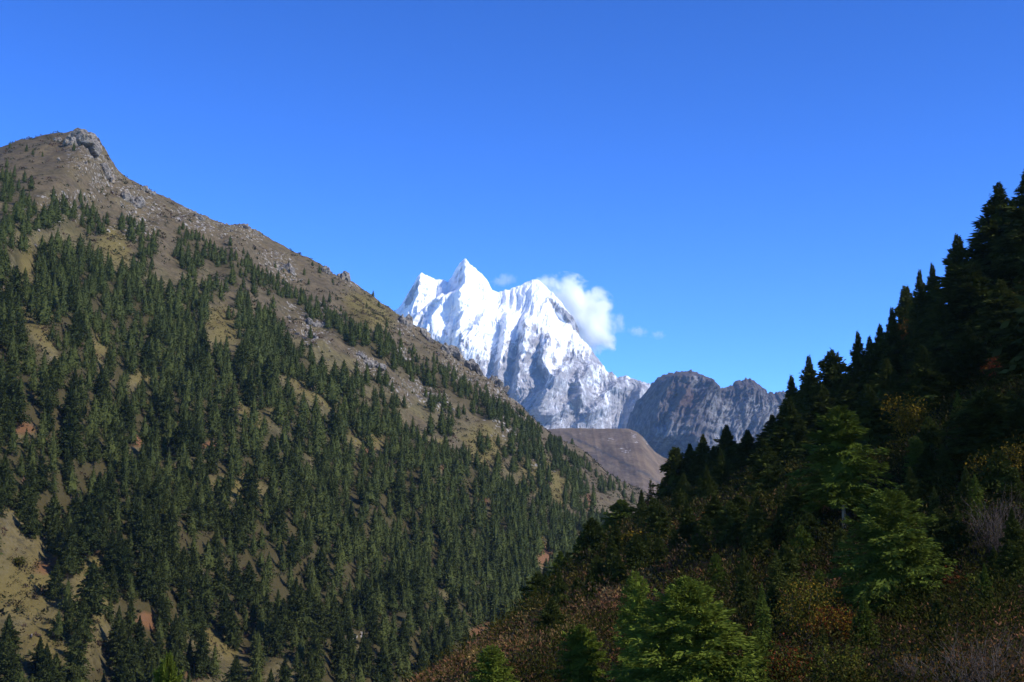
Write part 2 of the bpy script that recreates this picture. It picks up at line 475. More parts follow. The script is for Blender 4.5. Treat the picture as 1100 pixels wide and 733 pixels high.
# ------------------------------------------------------------------ right slope: a surface through surveyed points
CTRL = [(0, 0, -1.8), (0, 40, -6), (10, 40, -6.2), (16, 50, -6.6), (24, 55, -6), (36, 62, -3.6), (12, 25, -4.6), (28, 30, -3.6), (-10, 50, -9), (45, 40, 0), (9.7, 80, -8.6), (-5.8, 110, -8.2), (1, 160, -5.2), (8, 210, -1.5), (15, 260, 3.0), (24, 300, 8.5), (32, 330, 13),
        (29.5, 110, -3.2), (34, 150, 3.5), (22.5, 70, -4.4), (17.7, 180, 2.4), (59, 200, 20), (80, 230, 35), (94, 300, 48), (99, 280, 52),
        (37.7, 320, 14), (61, 310, 25), (78.5, 300, 34), (91, 290, 46), (101, 280, 55), (45, 250, 15), (45, 90, 3), (70, 130, 22), (100, 180, 47),
        (150, 250, 92), (300, 300, 158), (300, 100, 122), (300, -100, 100), (150, -100, 48), (150, 100, 66), (20, -100, -6), (60, -100, 10), (-60, -100, -42), (-90, 100, -80),
        (-30, 60, -18), (-60, 0, -32), (-62, 200, -70), (-40, 300, -62), (-30, 150, -30), (-10, 250, -20), (0, 330, -22), (10, 420, -45), (60, 430, 2), (120, 470, 45), (200, 500, 100), (350, 550, 160),
        (0, 600, -90), (100, 640, -60), (200, 650, 10), (420, 650, 160), (500, 300, 210), (500, 0, 180), (500, 600, 190), (-150, 300, -100), (-150, 0, -90), (-150, 600, -100)]
_c = np.array(CTRL, float)
def _k(r2): return 0.5 * r2 * np.log(r2 + 1e-9)
def _solve():
    n = len(_c); s = 100.0
    A = _c[:, :2] / s
    d2 = ((A[:, None] - A[None]) ** 2).sum(-1)
    K = _k(d2) + 0.004 * np.eye(n)
    Pm = np.concatenate([np.ones((n, 1)), A], 1)
    L = np.block([[K, Pm], [Pm.T, np.zeros((3, 3))]])
    return np.linalg.solve(L, np.concatenate([_c[:, 2], np.zeros(3)]))
_w = _solve()
def slope_z(x, y):
    x = np.asarray(x, float); y = np.asarray(y, float)
    q = np.stack([x, y], -1)[..., None, :] / 100.0
    d2 = ((q - _c[:, :2] / 100.0) ** 2).sum(-1)
    z = _k(d2) @ _w[:-3] + _w[-3] + _w[-2] * x / 100 + _w[-1] * y / 100
    return z + 0.9 * fbm(x / 22.0, y / 22.0, 3) + 0.25 * fbm(x / 4.0, y / 4.0, 2)
gx, gy = np.meshgrid(np.arange(-150, 501, 2.5), np.arange(-140, 651, 2.5), indexing='ij')
gz = np.maximum(slope_z(gx, gy), -84)
me = np_mesh('slope', np.stack([gx, gy, gz], -1).reshape(-1, 3), grid_faces(*gx.shape), True)
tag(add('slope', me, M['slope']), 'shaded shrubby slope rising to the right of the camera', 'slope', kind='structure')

# ------------------------------------------------------------------ valley floor
vx, vy = np.meshgrid(np.linspace(-7000, 7000, 90), np.linspace(-1000, 13900, 90), indexing='ij')
vz = -77 + 3 * fbm(vx / 900, vy / 900, 3)
me = np_mesh('ground', np.stack([vx, vy, vz], -1).reshape(-1, 3), grid_faces(90, 90), True)
tag(add('ground', me, M['valley']), 'valley floor between the slopes', 'ground', kind='structure')

# ------------------------------------------------------------------ far mountains
def relief_mountain(name, sil, Y0, steep, py_base, spurs, noise_amp, nx, nz, attr_fn, m, flute=(26.0, 60.0), diag=0.30, lump=0.35, jag=0.6, back_run=1600, zmin=-90, seed=0.0):
    """a mountain with a traced skyline at its own distance, a sloping front with buttresses, and a back"""
    sil = np.array(sil, float)
    px = np.linspace(sil[0, 0], sil[-1, 0], nx)
    py = np.interp(px, sil[:, 0], sil[:, 1])
    py = py + jag * fbm(px / 5.0 + seed, px * 0 + 3.3, 4, 0.6)
    mpp = Y0 / 1528.0
    top = unproj(px, py, Y0)
    X = top[:, 0]; ZR = top[:, 2]
    zb = unproj(550, py_base, Y0)[2]
    zvis = np.linspace(0, 1, nz)
    Z = ZR[:, None] + (zb - ZR[:, None]) * zvis[None, :]
    _, PY = proj(np.stack([np.broadcast_to(X[:, None], Z.shape), np.full(Z.shape, Y0), Z], -1))
    PX = np.broadcast_to(px[:, None], Z.shape)
    drop = ZR[:, None] - Z
    D = np.zeros(Z.shape)
    for pts, A, wl, wr in spurs:
        p = np.array(pts, float)
        cx = np.interp(PY, p[:, 1], p[:, 0])
        fade = smooth(p[0, 1] - 2, p[0, 1] + 16, PY) * (1 - smooth(p[-1, 1] - 4, p[-1, 1] + 14, PY))
        wob = 2.2 * fbm(PY / 14.0 + A + cx[0, 0], PX / 60.0, 3, 0.6)
        dx = PX - cx - wob
        f = np.where(dx > 0, np.clip(1 - dx / wr, 0, 1), np.clip(1 + dx / wl, 0, 1))
        D += A * fade * f
    PXW = PX + 7.0 * fbm(PX / 38.0 + seed, PY / 38.0, 3)
    fin = smooth(0, 14, PY - py[:, None])
    D += noise_amp * (0.25 + 0.75 * fin) * (ridged(PXW / flute[0] + seed + diag * PY / flute[0], PY / flute[1], 5, 0.58) - 0.5)
    D += lump * noise_amp * ridged(PXW / 8.0 + 0.5 * diag * PY / 8.0, PY / 16.0 + seed, 4, 0.62) * 0.6
    Yd = Y0 - steep * drop - D * mpp
    P = np.stack([np.broadcast_to(X[:, None], Z.shape), Yd, Z], -1)
    # foot, down to the valley
    nf = 14
    k = np.linspace(0, 1, nf)[1:]
    last = P[:, -1, :]
    foot = np.repeat(last[:, None, :], nf - 1, 1).copy()
    foot[..., 1] -= k[None, :] * (last[:, 2:3] - zmin) * 0.9
    foot[..., 2] = last[:, 2:3] + (zmin - last[:, 2:3]) * k[None, :]
    nb = 20
    k = np.linspace(0, 1, nb)[1:][::-1]
    first = P[:, 0, :]
    bk = np.repeat(first[:, None, :], nb - 1, 1).copy()
    bk[..., 1] += k[None, :] * back_run
    bk[..., 2] = first[:, 2:3] + (zmin - first[:, 2:3]) * k[None, :] + 40 * fbm(bk[..., 0] / 300, bk[..., 1] / 300, 3) * (k * (1 - k) * 4)[None, :]
    A_ = np.concatenate([bk, P, foot], 1)
    at = attr_fn(PX, PY, D, drop)
    out = {}
    for kx, val in at.items():
        val = np.concatenate([np.repeat(val[:, :1], nb - 1, 1), val, np.repeat(val[:, -1:], nf - 1, 1)], 1)
        out[kx] = ('FLOAT', val)
    me = np_mesh(name, A_.reshape(-1, 3), grid_faces(nx, A_.shape[1])[:, ::-1], True, out)
    return add(name, me, m)

SNOW_SIL = [(330, 420), (380, 372), (412, 345), (424, 334), (430, 330), (434.7, 321), (443.7, 307), (450, 296.5), (453.6, 294), (457, 295.5), (462.6, 298), (468, 300.5), (472.4, 300.3), (477, 301), (481.4, 303.6), (484.7, 298.7), (488, 292),
            (492, 286.4), (496, 281), (498, 279), (500.2, 277), (502.5, 281), (505.2, 287), (510, 289.5), (515.8, 293), (519.5, 296.5), (523.2, 301), (526, 307), (528.9, 312.6), (533, 314), (540, 313), (546, 311.7), (554.7, 308), (560, 307),
            (566, 303), (571, 301), (576, 301.5), (581, 303), (590.7, 312.7), (601.4, 322.5), (610.4, 335.6), (616, 341), (620.2, 349), (623.5, 360), (633.3, 373.3), (643, 386.4), (651.3, 399), (655, 400), (659.6, 401.7), (663.7, 405), (672, 404),
            (683, 408), (692, 411), (701.5, 413.3), (715, 425), (740, 445), (800, 470)]
SPURS_SNOW = [
    ([(454, 294), (452, 315), (447, 335), (440, 352)], 9, 9, 16),
    ([(478, 318), (470, 332), (455, 350), (445, 366)], 9, 5, 8),
    ([(488, 316), (480, 332), (470, 355), (462, 375)], 20, 14, 34),
    ([(500, 277), (503, 300), (500, 318), (497, 340)], 9, 9, 14),
    ([(514, 318), (508, 335), (500, 355), (494, 375)], 7, 4, 12),
    ([(528, 338), (522, 352), (510, 372), (500, 392)], 14, 9, 34),
    ([(545, 336), (543, 365), (537, 412), (534, 430)], 10, 6, 14),
    ([(567, 344), (563, 365), (557, 415), (552, 436)], 12, 7, 16),
    ([(586, 366), (584, 382), (579, 402), (590, 425)], 13, 7, 18),
    ([(612, 395), (603, 408), (585, 440), (575, 458)], 15, 9, 22),
    ([(638, 388), (632, 402), (617, 425), (619, 448)], 18, 12, 22),
    ([(667, 408), (655, 422), (640, 441), (625, 458)], 18, 11, 22),
    ([(590, 320), (596, 335), (604, 350)], -7, 14, 10),
    ([(612, 340), (618, 352), (626, 362)], -6, 10, 8),
    ([(690, 412), (684, 430), (680, 452)], 10, 9, 14),
    ([(592, 424), (577, 444), (560, 464)], 9, 12, 12), ([(626, 430), (608, 447), (590, 464)], 10, 14, 12), ([(652, 440), (636, 452), (618, 466)], 8, 12, 10),
    ([(676, 436), (674, 450), (668, 466)], 6, 8, 8)]

def snow_attr(PX, PY, D, drop):
    n = fbm(PX / 9.0, PY / 20.0, 4, 0.6)
    s = 1.12 - 0.85 * smooth(325, 440, PY + 26 * n + 22 * (ridged(PX / 11.0 + 0.02 * PY, PY / 90.0, 3) - 0.5) + np.interp(PX, [440, 520, 560, 600, 650, 700], [8, -12, 6, 2, 12, 20]))
    # bare bands below the skyline
    for e, a in (((446, 318, 10, 20, 25), 0.8), ((494, 303, 9, 20, 12), 0.62), ((512, 305, 10, 14, 40), 0.3), ((600, 332, 20, 6, 42), 0.75), ((614, 348, 14, 7, 50), 0.75),
                 ((572, 322, 18, 8, 25), 0.35), ((540, 400, 22, 30, 10), 0.2), ((640, 385, 16, 8, 50), 0.3), ((575, 370, 14, 14), 0.3)):
        s = s - a * (1 - smooth(0.4, 1.3, ell(PX, PY, *e)))
    return {'snow': np.clip(s, 0.05, 1.25)}

snow_mountain = relief_mountain('snow_mountain', SNOW_SIL, 12000, 0.85, 478, [(p_, 1.9 * a_, l_, r_) for p_, a_, l_, r_ in SPURS_SNOW], 4.0, 900, 400, snow_attr, M['snow'], flute=(13.0, 75.0), lump=0.38, jag=1.0)
tag(snow_mountain, 'snow covered twin peaked mountain at the head of the valley', 'snow mountain', kind='structure')

ROCK_SIL = [(560, 560), (610, 520), (640, 500), (668, 470), (676, 445), (684, 432), (694, 420), (702, 412), (707, 407), (712.5, 403.5), (718, 402.5), (727, 401), (737, 399.5), (745, 400), (749.4, 400.5), (753, 405), (756.7, 407), (762, 414), (769, 419.5),
            (775, 420.7), (781, 417), (788.6, 411), (793, 409.5), (798.5, 408), (806, 409), (813, 413), (818, 418), (823, 422), (832, 423.5), (840, 422), (850, 425), (880, 440), (940, 470), (1020, 520), (1100, 560)]
SPURS_ROCK = [
    ([(738, 402), (730, 425), (712, 452), (700, 485)], 70, 48, 46), ([(716, 404), (708, 425), (694, 455), (684, 485)], 26, 14, 16),
    ([(757, 408), (752, 428), (735, 455), (720, 490)], 30, 13, 40),
    ([(799, 409), (795, 430), (780, 455), (770, 490)], 22, 26, 30),
    ([(825, 423), (820, 440), (806, 462), (800, 490)], 14, 14, 24),
    ([(772, 432), (764, 450), (752, 475), (745, 490)], 10, 10, 20),
    ([(845, 424), (842, 440), (835, 462), (830, 490)], 16, 14, 24)]
def rock_attr(PX, PY, D, drop):
    n = fbm(PX / 12.0, PY / 12.0, 4, 0.6)
    pale = smooth(424, 448, PY + 8 * n) * smooth(735, 760, PX)  # pale scree at right; rock at left kept darker to deepen its shade
    pale = np.maximum(pale, 0.9 * (1 - smooth(0.5, 1.2, ell(PX, PY, 736, 420, 6, 12, 15) + 0.3 * n)))  # pale patch painted where this face catches the sun
    pale = np.maximum(pale, 0.8 * (1 - smooth(0.5, 1.3, ell(PX, PY, 705, 478, 20, 10, -20) + 0.3 * n)))
    red = (1 - smooth(0.5, 1.3, ell(PX, PY, 722, 442, 14, 16, 15) + 0.3 * n)) + 0.6 * (1 - smooth(405, 425, PY + 5 * n))  # sunlit face painted reddish; the tops are reddish brown themselves
    return {'pale': np.clip(pale, 0, 1), 'heath': np.clip(red, 0, 1)}
rocky = relief_mountain('rocky_mountain', ROCK_SIL, 8500, 0.95, 530, SPURS_ROCK, 8.0, 800, 320, rock_attr, M['far_rock'], flute=(17.0, 110.0), diag=0.5, lump=0.3, jag=2.3, seed=7.7)
tag(rocky, 'bare dark rock mountain with two blunt tops right of the snow peak', 'rock mountain', kind='structure')

FAR_SIL = [(760, 470), (800, 440), (825, 426), (838, 421), (850, 424), (866, 418), (890, 428), (930, 430), (1000, 460), (1100, 500)]
def no_attr(PX, PY, D, drop): return {'pale': np.zeros(PX.shape), 'heath': np.zeros(PX.shape)}
rear = relief_mountain('rear_mountain', FAR_SIL, 10200, 0.95, 520, [], 6.0, 220, 80, no_attr, M['far_rock'], jag=0.8, seed=2.2)
tag(rear, 'distant dark ridge behind the bare rock mountain', 'rock mountain', kind='structure')

ALP_SIL = [(420, 520), (500, 482), (560, 466), (590, 461), (605, 460.2), (620, 460), (640, 460.5), (660, 460.5), (675, 460.5), (684, 464), (690, 469), (697, 478), (703, 485), (712, 491), (722, 496), (740, 507), (770, 525), (830, 550), (920, 590)]
SPURS_ALP = [([(676, 462), (684, 485), (700, 520), (720, 560)], 10, 60, 16), ([(640, 470), (665, 505), (690, 540)], 2.5, 8, 14)]
def alp_attr(PX, PY, D, drop):
    r = np.zeros(PX.shape)
    for e in ((680, 474, 7, 9), (668, 490, 10, 4, 10), (694, 475, 5, 8, -30), (652, 476, 8, 3), (640, 488, 8, 3, 30)):
        r = np.maximum(r, 1 - smooth(0.4, 1.3, ell(PX, PY, *e)))
    t = np.interp(PX, [600, 615, 640, 665, 690, 715], [462, 474, 489, 508, 524, 534]) + 1.5 * fbm(PX / 8.0, PY / 8.0, 3)
    sc = np.exp(-((PY - t) / 2.2) ** 2) * smooth(598, 612, PX)
    t = np.interp(PX, [600, 640, 690], [474, 500, 532]) + 2 * fbm(PX / 8.0 + 9, PY / 8.0, 3)
    sc = np.maximum(sc, 0.6 * np.exp(-((PY - t) / 1.5) ** 2))
    return {'rock': r, 'scrub': sc}
alp = relief_mountain('alpine_hill', ALP_SIL, 5000, 2.1, 585, SPURS_ALP, 0.8, 420, 170, alp_attr, M['alp'], flute=(70.0, 60.0), lump=0.0, jag=0.35, back_run=1400, seed=4.1)
tag(alp, 'rounded brown alpine shoulder below the snow mountain', 'hill', kind='structure')

# ------------------------------------------------------------------ haze: the air of the whole valley
def box_mesh(name, a, b):
    x0, y0, z0 = a; x1, y1, z1 = b
    v = [(x0, y0, z0), (x1, y0, z0), (x1, y1, z0), (x0, y1, z0), (x0, y0, z1), (x1, y0, z1), (x1, y1, z1), (x0, y1, z1)]
    f = [(0, 3, 2, 1), (4, 5, 6, 7), (0, 1, 5, 4), (1, 2, 6, 5), (2, 3, 7, 6), (3, 0, 4, 7)]
    return np_mesh(name, v, np.array(f))
HAZE_DENSITY = 1.7e-5
hz = NT('valley_air')
pv = hz.n('VolumePrincipled')
pv.inputs['Color'].default_value = (0.34, 0.6, 1.0, 1)
pv.inputs['Density'].default_value = HAZE_DENSITY
pv.inputs['Anisotropy'].default_value = 0.0
hz.t.links.new(pv.outputs[0], hz.out.inputs['Volume'])
hz.m.cycles.homogeneous_volume = True if hasattr(hz.m.cycles, 'homogeneous_volume') else False
haze = add('haze', box_mesh('haze', (-7200, -1200, -96), (7200, 14100, 2800)), hz.m)
tag(haze, 'thin blue air haze over the valley', 'haze', kind='stuff')

# ------------------------------------------------------------------ clouds behind the snow mountain
def cloud(name, px, py, Y, wpx, hpx, dens, seed, label, tilt=0.0):
    mpp = Y / 1528.0
    c = unproj(px, py, Y)
    bm = bmesh.new()
    bmesh.ops.create_icosphere(bm, subdivisions=4, radius=1.0)
    for v in bm.verts: v.co = Vector((v.co.x * wpx * mpp, v.co.y * wpx * mpp * 0.45, v.co.z * hpx * mpp))
    me = bpy.data.meshes.new(name); bm.to_mesh(me); bm.free()
    q = NT(name + '_vapour')
    tc = q.n('TexCoord')
    mp = q.n('Mapping'); mp.inputs['Scale'].default_value = (1 / (wpx * mpp), 1 / (wpx * mpp * 0.45), 1 / (hpx * mpp))
    q.t.links.new(tc.outputs['Object'], mp.inputs['Vector'])
    ln = q.n('VectorMath', operation='LENGTH'); q.t.links.new(mp.outputs[0], ln.inputs[0])
    mp2 = q.n('Mapping'); k = 2.6 / (wpx * mpp); mp2.inputs['Scale'].default_value = (k, k, k); mp2.inputs['Location'].default_value = (seed, seed * 2, 0)
    q.t.links.new(tc.outputs['Object'], mp2.inputs['Vector'])
    nn = q.noise(1.0, 6, 0.62, mp2.outputs[0], 0.3)
    d = q.math('ADD', q.math('SUBTRACT', 1.0, ln.outputs['Value']), q.math('MULTIPLY', q.math('SUBTRACT', nn, 0.5), 1.7))
    d = q.math('MULTIPLY', q.ramp(d, 0.10, 0.70), dens)
    v = q.n('VolumePrincipled'); v.inputs['Color'].default_value = (1, 1, 1, 1); v.inputs['Anisotropy'].default_value = 0.2
    q.t.links.new(d, v.inputs['Density'])
    q.t.links.new(v.outputs[0], q.out.inputs['Volume'])
    o = add(name, me, q.m, loc=tuple(c))
    o.rotation_euler = (0, tilt, 0)
    return tag(o, label, 'cloud', 'clouds drifting off the snow mountain')
CLOUDS = [(617, 339, 15200, 60, 45, 0.04, 1.3, 'large white cloud plume streaming off the right shoulder of the snow mountain', R(32)),
          (541, 301, 15200, 18, 9, 0.006, 4.4, 'faint wisp of cloud between the sharp summit and the snow dome', R(-10)),
          (685, 356, 15200, 14, 7, 0.006, 6.1, 'small thin cloud wisp just right of the big white cloud', R(10)),
          (707, 360, 15200, 10, 6, 0.006, 8.2, 'tiny cloud puff farthest right in the blue sky', 0)]
for c_ in CLOUDS:
    cloud('cloud', *c_[:7], c_[7], c_[8])

# ------------------------------------------------------------------ conifers
def norm(a): return a / (np.linalg.norm(a, axis=-1, keepdims=True) + 1e-9)

def leaf_quads(c, d, l, wd, rng):
    """one rhombic spray per row: start c, direction d, length l, width wd, random roll"""
    n = len(c)
    rv = rng.normal(size=(n, 3))
    s = norm(np.cross(d, rv))
    l = l[:, None]; wd = wd[:, None]
    V = np.stack([c, c + d * l * 0.45 + s * wd * 0.5, c + d * l, c + d * l * 0.45 - s * wd * 0.5], 1)
    return V.reshape(-1, 3)

def conifer_crown(rng, H, Rm, N, ns, leaf, lw, base=0.08, p=0.85, droop=0.35, irr=0.3, core=0.5, twigs=1, gaps=0.0, top_up=0.6, round_b=0.5, tip=0.5):
    i = np.arange(N)
    hp = ((i + rng.rand(N)) / N) ** 1.12
    h = base * H + hp * (1 - base) * H * 0.985
    prof = (1 - tip * smooth(0.6, 1.0, hp)) * (1 - hp) ** p * np.minimum(1.0, round_b + hp / 0.16 * (1 - round_b))
    ir_ = irr * (1 - 0.65 * hp)
    L = Rm * prof * (1 - ir_ + 1.25 * ir_ * rng.rand(N)) + 0.006 * H
    az = i * 2.39996 + rng.normal(0, 0.35, N)
    # sectors that lost branches
    if gaps > 0:
        g = fbm(np.cos(az) * 1.3 + 7 * rng.rand(), hp * 5.0 + np.sin(az) * 1.3, 2)
        L = L * np.where(g < -0.25, 1 - gaps, 1.0)
    pit = np.radians(-12 + 55 * hp ** 1.5 * top_up) + rng.normal(0, 0.12, N)
    tt = np.linspace(0.12, 1.0, ns) ** 0.75
    T = np.repeat(tt[None], N, 0) + rng.uniform(-0.06, 0.06, (N, ns))
    rad = np.stack([np.cos(az), np.sin(az), 0 * az], -1)
    tan = np.stack([-np.sin(az), np.cos(az), 0 * az], -1)
    quads = []
    for k in range(twigs):
        side = rng.choice([-1.0, 1.0], (N, ns))
        off = rng.rand(N, ns) ** 1.5 * 0.42 * (1.2 - T) * L[:, None]
        cpos = rad[:, None] * (L[:, None] * T)[..., None] + tan[:, None] * (side * off)[..., None]
        z = h[:, None] + L[:, None] * (np.tan(pit)[:, None] * T - droop * T * T * (1 - hp[:, None]) + 0.10 * T ** 4) - 0.25 * off + rng.normal(0, 0.30 * leaf, (N, ns))
        cpos = cpos + np.array([0, 0, 1.0]) * z[..., None]
        fan = rng.uniform(0.2, 1.0, (N, ns))
        d = rad[:, None] * (1.0 - 0.45 * fan)[..., None] + tan[:, None] * (side * fan)[..., None]
        d[..., 2] = np.tan(pit)[:, None] - 0.35 * (1 - hp[:, None]) + rng.normal(0, 0.3, (N, ns))
        d = norm(d)
        sz = leaf * rng.uniform(0.65, 1.35, (N, ns)) * (0.26 + 0.74 * np.minimum(1, L[:, None] / (0.42 * Rm)))
        quads.append(leaf_quads(cpos.reshape(-1, 3), d.reshape(-1, 3), sz.ravel(), sz.ravel() * lw, rng))
    # leader
    nl = 26
    lc = np.zeros((nl, 3)); lc[:, 2] = H * np.linspace(0.86, 0.995, nl)
    ld = norm(np.stack([rng.normal(0, .4, nl), rng.normal(0, .4, nl), np.ones(nl)], -1))
    quads.append(leaf_quads(lc, ld, np.linspace(0.9, 0.5, nl) * max(leaf * 0.7, 0.03 * H), np.full(nl, leaf * lw * 0.6), rng))
    V = np.concatenate(quads)
    F = np.arange(len(V)).reshape(-1, 4)
    tint = np.repeat(rng.rand(len(F)), 4)
    if core > 0:
        nr, na = 9, 9
        hh = np.linspace(0.03, 0.9, nr)
        rr = Rm * core * (1 - hh) ** p * np.minimum(1, round_b + hh / 0.16 * (1 - round_b))
        a = np.linspace(0, 2 * np.pi, na, endpoint=False)
        jit = rng.uniform(0.65, 1.25, (nr, na))
        cv = np.stack([np.cos(a)[None] * rr[:, None] * jit, np.sin(a)[None] * rr[:, None] * jit,
                       np.repeat((base * H + hh * (1 - base) * H)[:, None], na, 1) + rng.normal(0, 0.02 * H, (nr, na))], -1).reshape(-1, 3)
        f = []
        for r_ in range(nr - 1):
            for s_ in range(na):
                f.append((r_ * na + s_, r_ * na + (s_ + 1) % na, (r_ + 1) * na + (s_ + 1) % na, (r_ + 1) * na + s_))
        F = np.concatenate([F, np.array(f) + len(V)])
        V = np.concatenate([V, cv]); tint = np.concatenate([tint, np.full(len(cv), 0.2)])  # core toned darker, shade inside the crown put into the colour
    return V, F, tint

def trunk_verts(H, r, sides=7, rings=6, sink=1.2, lean=0.0, rng=None):
    zs = np.linspace(-sink, H * 0.97, rings)
    rr = r * (1 - (zs + sink) / (H + sink)) ** 0.8 + 0.02 * r
    rr[0] *= 1.35
    a = np.linspace(0, 2 * np.pi, sides, endpoint=False)
    wx = rng.normal(0, lean * r, rings) if rng is not None else np.zeros(rings)
    V = np.stack([np.cos(a)[None] * rr[:, None] + wx[:, None], np.sin(a)[None] * rr[:, None], np.repeat(zs[:, None], sides, 1)], -1).reshape(-1, 3)
    F = [(k * sides + s, k * sides + (s + 1) % sides, (k + 1) * sides + (s + 1) % sides, (k + 1) * sides + s) for k in range(rings - 1) for s in range(sides)]
    return V, np.array(F)

def make_variant(name, seed, H, **kw):
    rng = np.random.RandomState(seed)
    V, F, t = conifer_crown(rng, H, **kw)
    cm = np_mesh('crown', V, F, False, {'tint': ('FLOAT', t)})
    tv, tf = trunk_verts(H, H * 0.009 + 0.05, rng=rng, lean=0.15)
    tm = np_mesh('trunk', tv, tf, True)
    return {'crown': cm, 'trunk': tm, 'H': H, 'R': kw['Rm']}

def put_tree(name, var, loc, sc, rz, mat_crown, mat_trunk, label, group=None, cat='tree', sxy=None):
    """an Empty at the foot of the tree, its trunk and its crown"""
    root = bpy.data.objects.new(name, None)
    COL.objects.link(root)
    root.empty_display_size = 0.5
    root.location = loc
    root.rotation_euler = (0, 0, rz)
    s = sxy if sxy is not None else sc
    root.scale = (s, s, sc)
    tag(root, label, cat, group)
    for part, mm in (('crown', mat_crown), ('trunk', mat_trunk)):
        me = var[part]
        if len(me.materials) == 0: me.materials.append(mm)
        o = bpy.data.objects.new(part, me)
        o.parent = root
        COL.objects.link(o)
        if me.materials[0] != mm:
            o.material_slots[0].link = 'OBJECT'; o.material_slots[0].material = mm
    return root

HILL_VARS = []
for k in range(7):
    rg = np.random.RandomState(100 + k)
    HILL_VARS.append(make_variant('hill_conifer', 200 + k, 20.0, Rm=rg.uniform(6.2, 8.0), N=120, ns=12, leaf=1.0, lw=0.42, base=[.06, .1, .05, .08, .22, .05, .12][k],
                                  p=[.95, 1.05, .8, .95, .8, 1.1, .75][k], irr=0.5, core=0.5, twigs=4, gaps=[.2, .35, .15, .3, .5, .2, .45][k]))

# ------------------------------------------------------------------ where the left hill's trees grow
rng = np.random.RandomState(5)
cu = rng.rand(60000); cv = rng.rand(60000) ** 0.9
cp = hill_point(cu, cv)
ch = rng.uniform(10.5, 18, 60000) * np.where(rng.rand(60000) < 0.1, 1.3, 1.0) * np.where(rng.rand(60000) < 0.15, 0.6, 1.0) * (0.64 + 0.56 * smooth(0.08, 0.55, cv))
mid = cp.copy(); mid[:, 2] += ch * 0.45
mpx, mpy = proj(mid)
ok = (mpx > -90) & (mpx < 745) & (mpy < 800) & (rng.rand(60000) < tree_density(mpx + 11 * fbm(cp[:, 0] / 25, cp[:, 1] / 25, 3), mpy + 6 * fbm(cp[:, 0] / 25 + 40, cp[:, 1] / 25, 3)))
idx = np.where(ok)[0]
taken = {}
keep = []
for i in idx:
    sp = (7.4 if mpy[i] > 430 else 7.6) * (0.75 + 0.5 * ((i * 7919) % 100) / 100)
    c = (int(cp[i, 0] // 9), int(cp[i, 1] // 9))
    good = True
    for a in (-1, 0, 1):
        for b in (-1, 0, 1):
            for j in taken.get((c[0] + a, c[1] + b), ()):
                if (cp[i, 0] - cp[j, 0]) ** 2 + (cp[i, 1] - cp[j, 1]) ** 2 < sp * sp: good = False; break
    if good:
        taken.setdefault(c, []).append(i); keep.append(i)
keep = np.array(keep)
print('LEFT TREES', len(keep))
inview = (mpx[keep] > -15) & (mpy[keep] < 745)
# those the nearer slope hides are left to the forest mass
size = ch[keep] / cp[keep, 1]
hid = (mpy[keep] > np.interp(mpx[keep], [450, 560, 640, 700, 740], [745, 665, 595, 545, 520]))
order = np.argsort(-(size * inview * (~hid)))
N_SINGLE = 205
single = keep[order[:N_SINGLE]]
rest = keep[order[N_SINGLE:]]

def zone_label(px, py, h, u):
    sz = 'tall' if h > 20.5 else ('small' if h < 13 else 'mid sized')
    if px < 75 and py > 585: z = 'standing on the open golden grass in the lower left corner'
    elif px < 140 and py > 590: z = 'among stony gaps right of the lower left grass'
    elif px < 200 and py > 660: z = 'by the bottom edge behind the bright green tree tip'
    elif px < 275 and py > 655: z = 'around the tan clearing near the bottom of the left hill'
    elif py > 655: z = 'at the bottom middle of the left hill forest'
    elif px < 90 and py > 480: z = 'in the thick forest against the left picture edge'
    elif px < 190 and py > 480: z = 'in the thick forest below the orange soil scar'
    elif px < 300 and py > 540: z = 'in the thick forest left of centre on the left hill'
    elif py > 560: z = 'in the unbroken forest left of the brown shrub slope'
    elif px < 160: z = 'in the forest beside the mid height grass gap at left'
    else: z = 'on the middle of the left hill'
    return f'{sz} dark green conifer {z}'

prs = random.Random(3)
for i in single:
    v = HILL_VARS[prs.randrange(7)]
    s = ch[i] / v['H']
    o = put_tree('conifer', v, tuple(cp[i] - np.array([0, 0, 0.3])), s, prs.uniform(0, 6.28), M['fir_hill'], M['bark'],
                 zone_label(mpx[i], mpy[i], ch[i], cu[i]), 'conifers on the sunny left hillside', 'conifer', s * prs.uniform(0.85, 1.2))

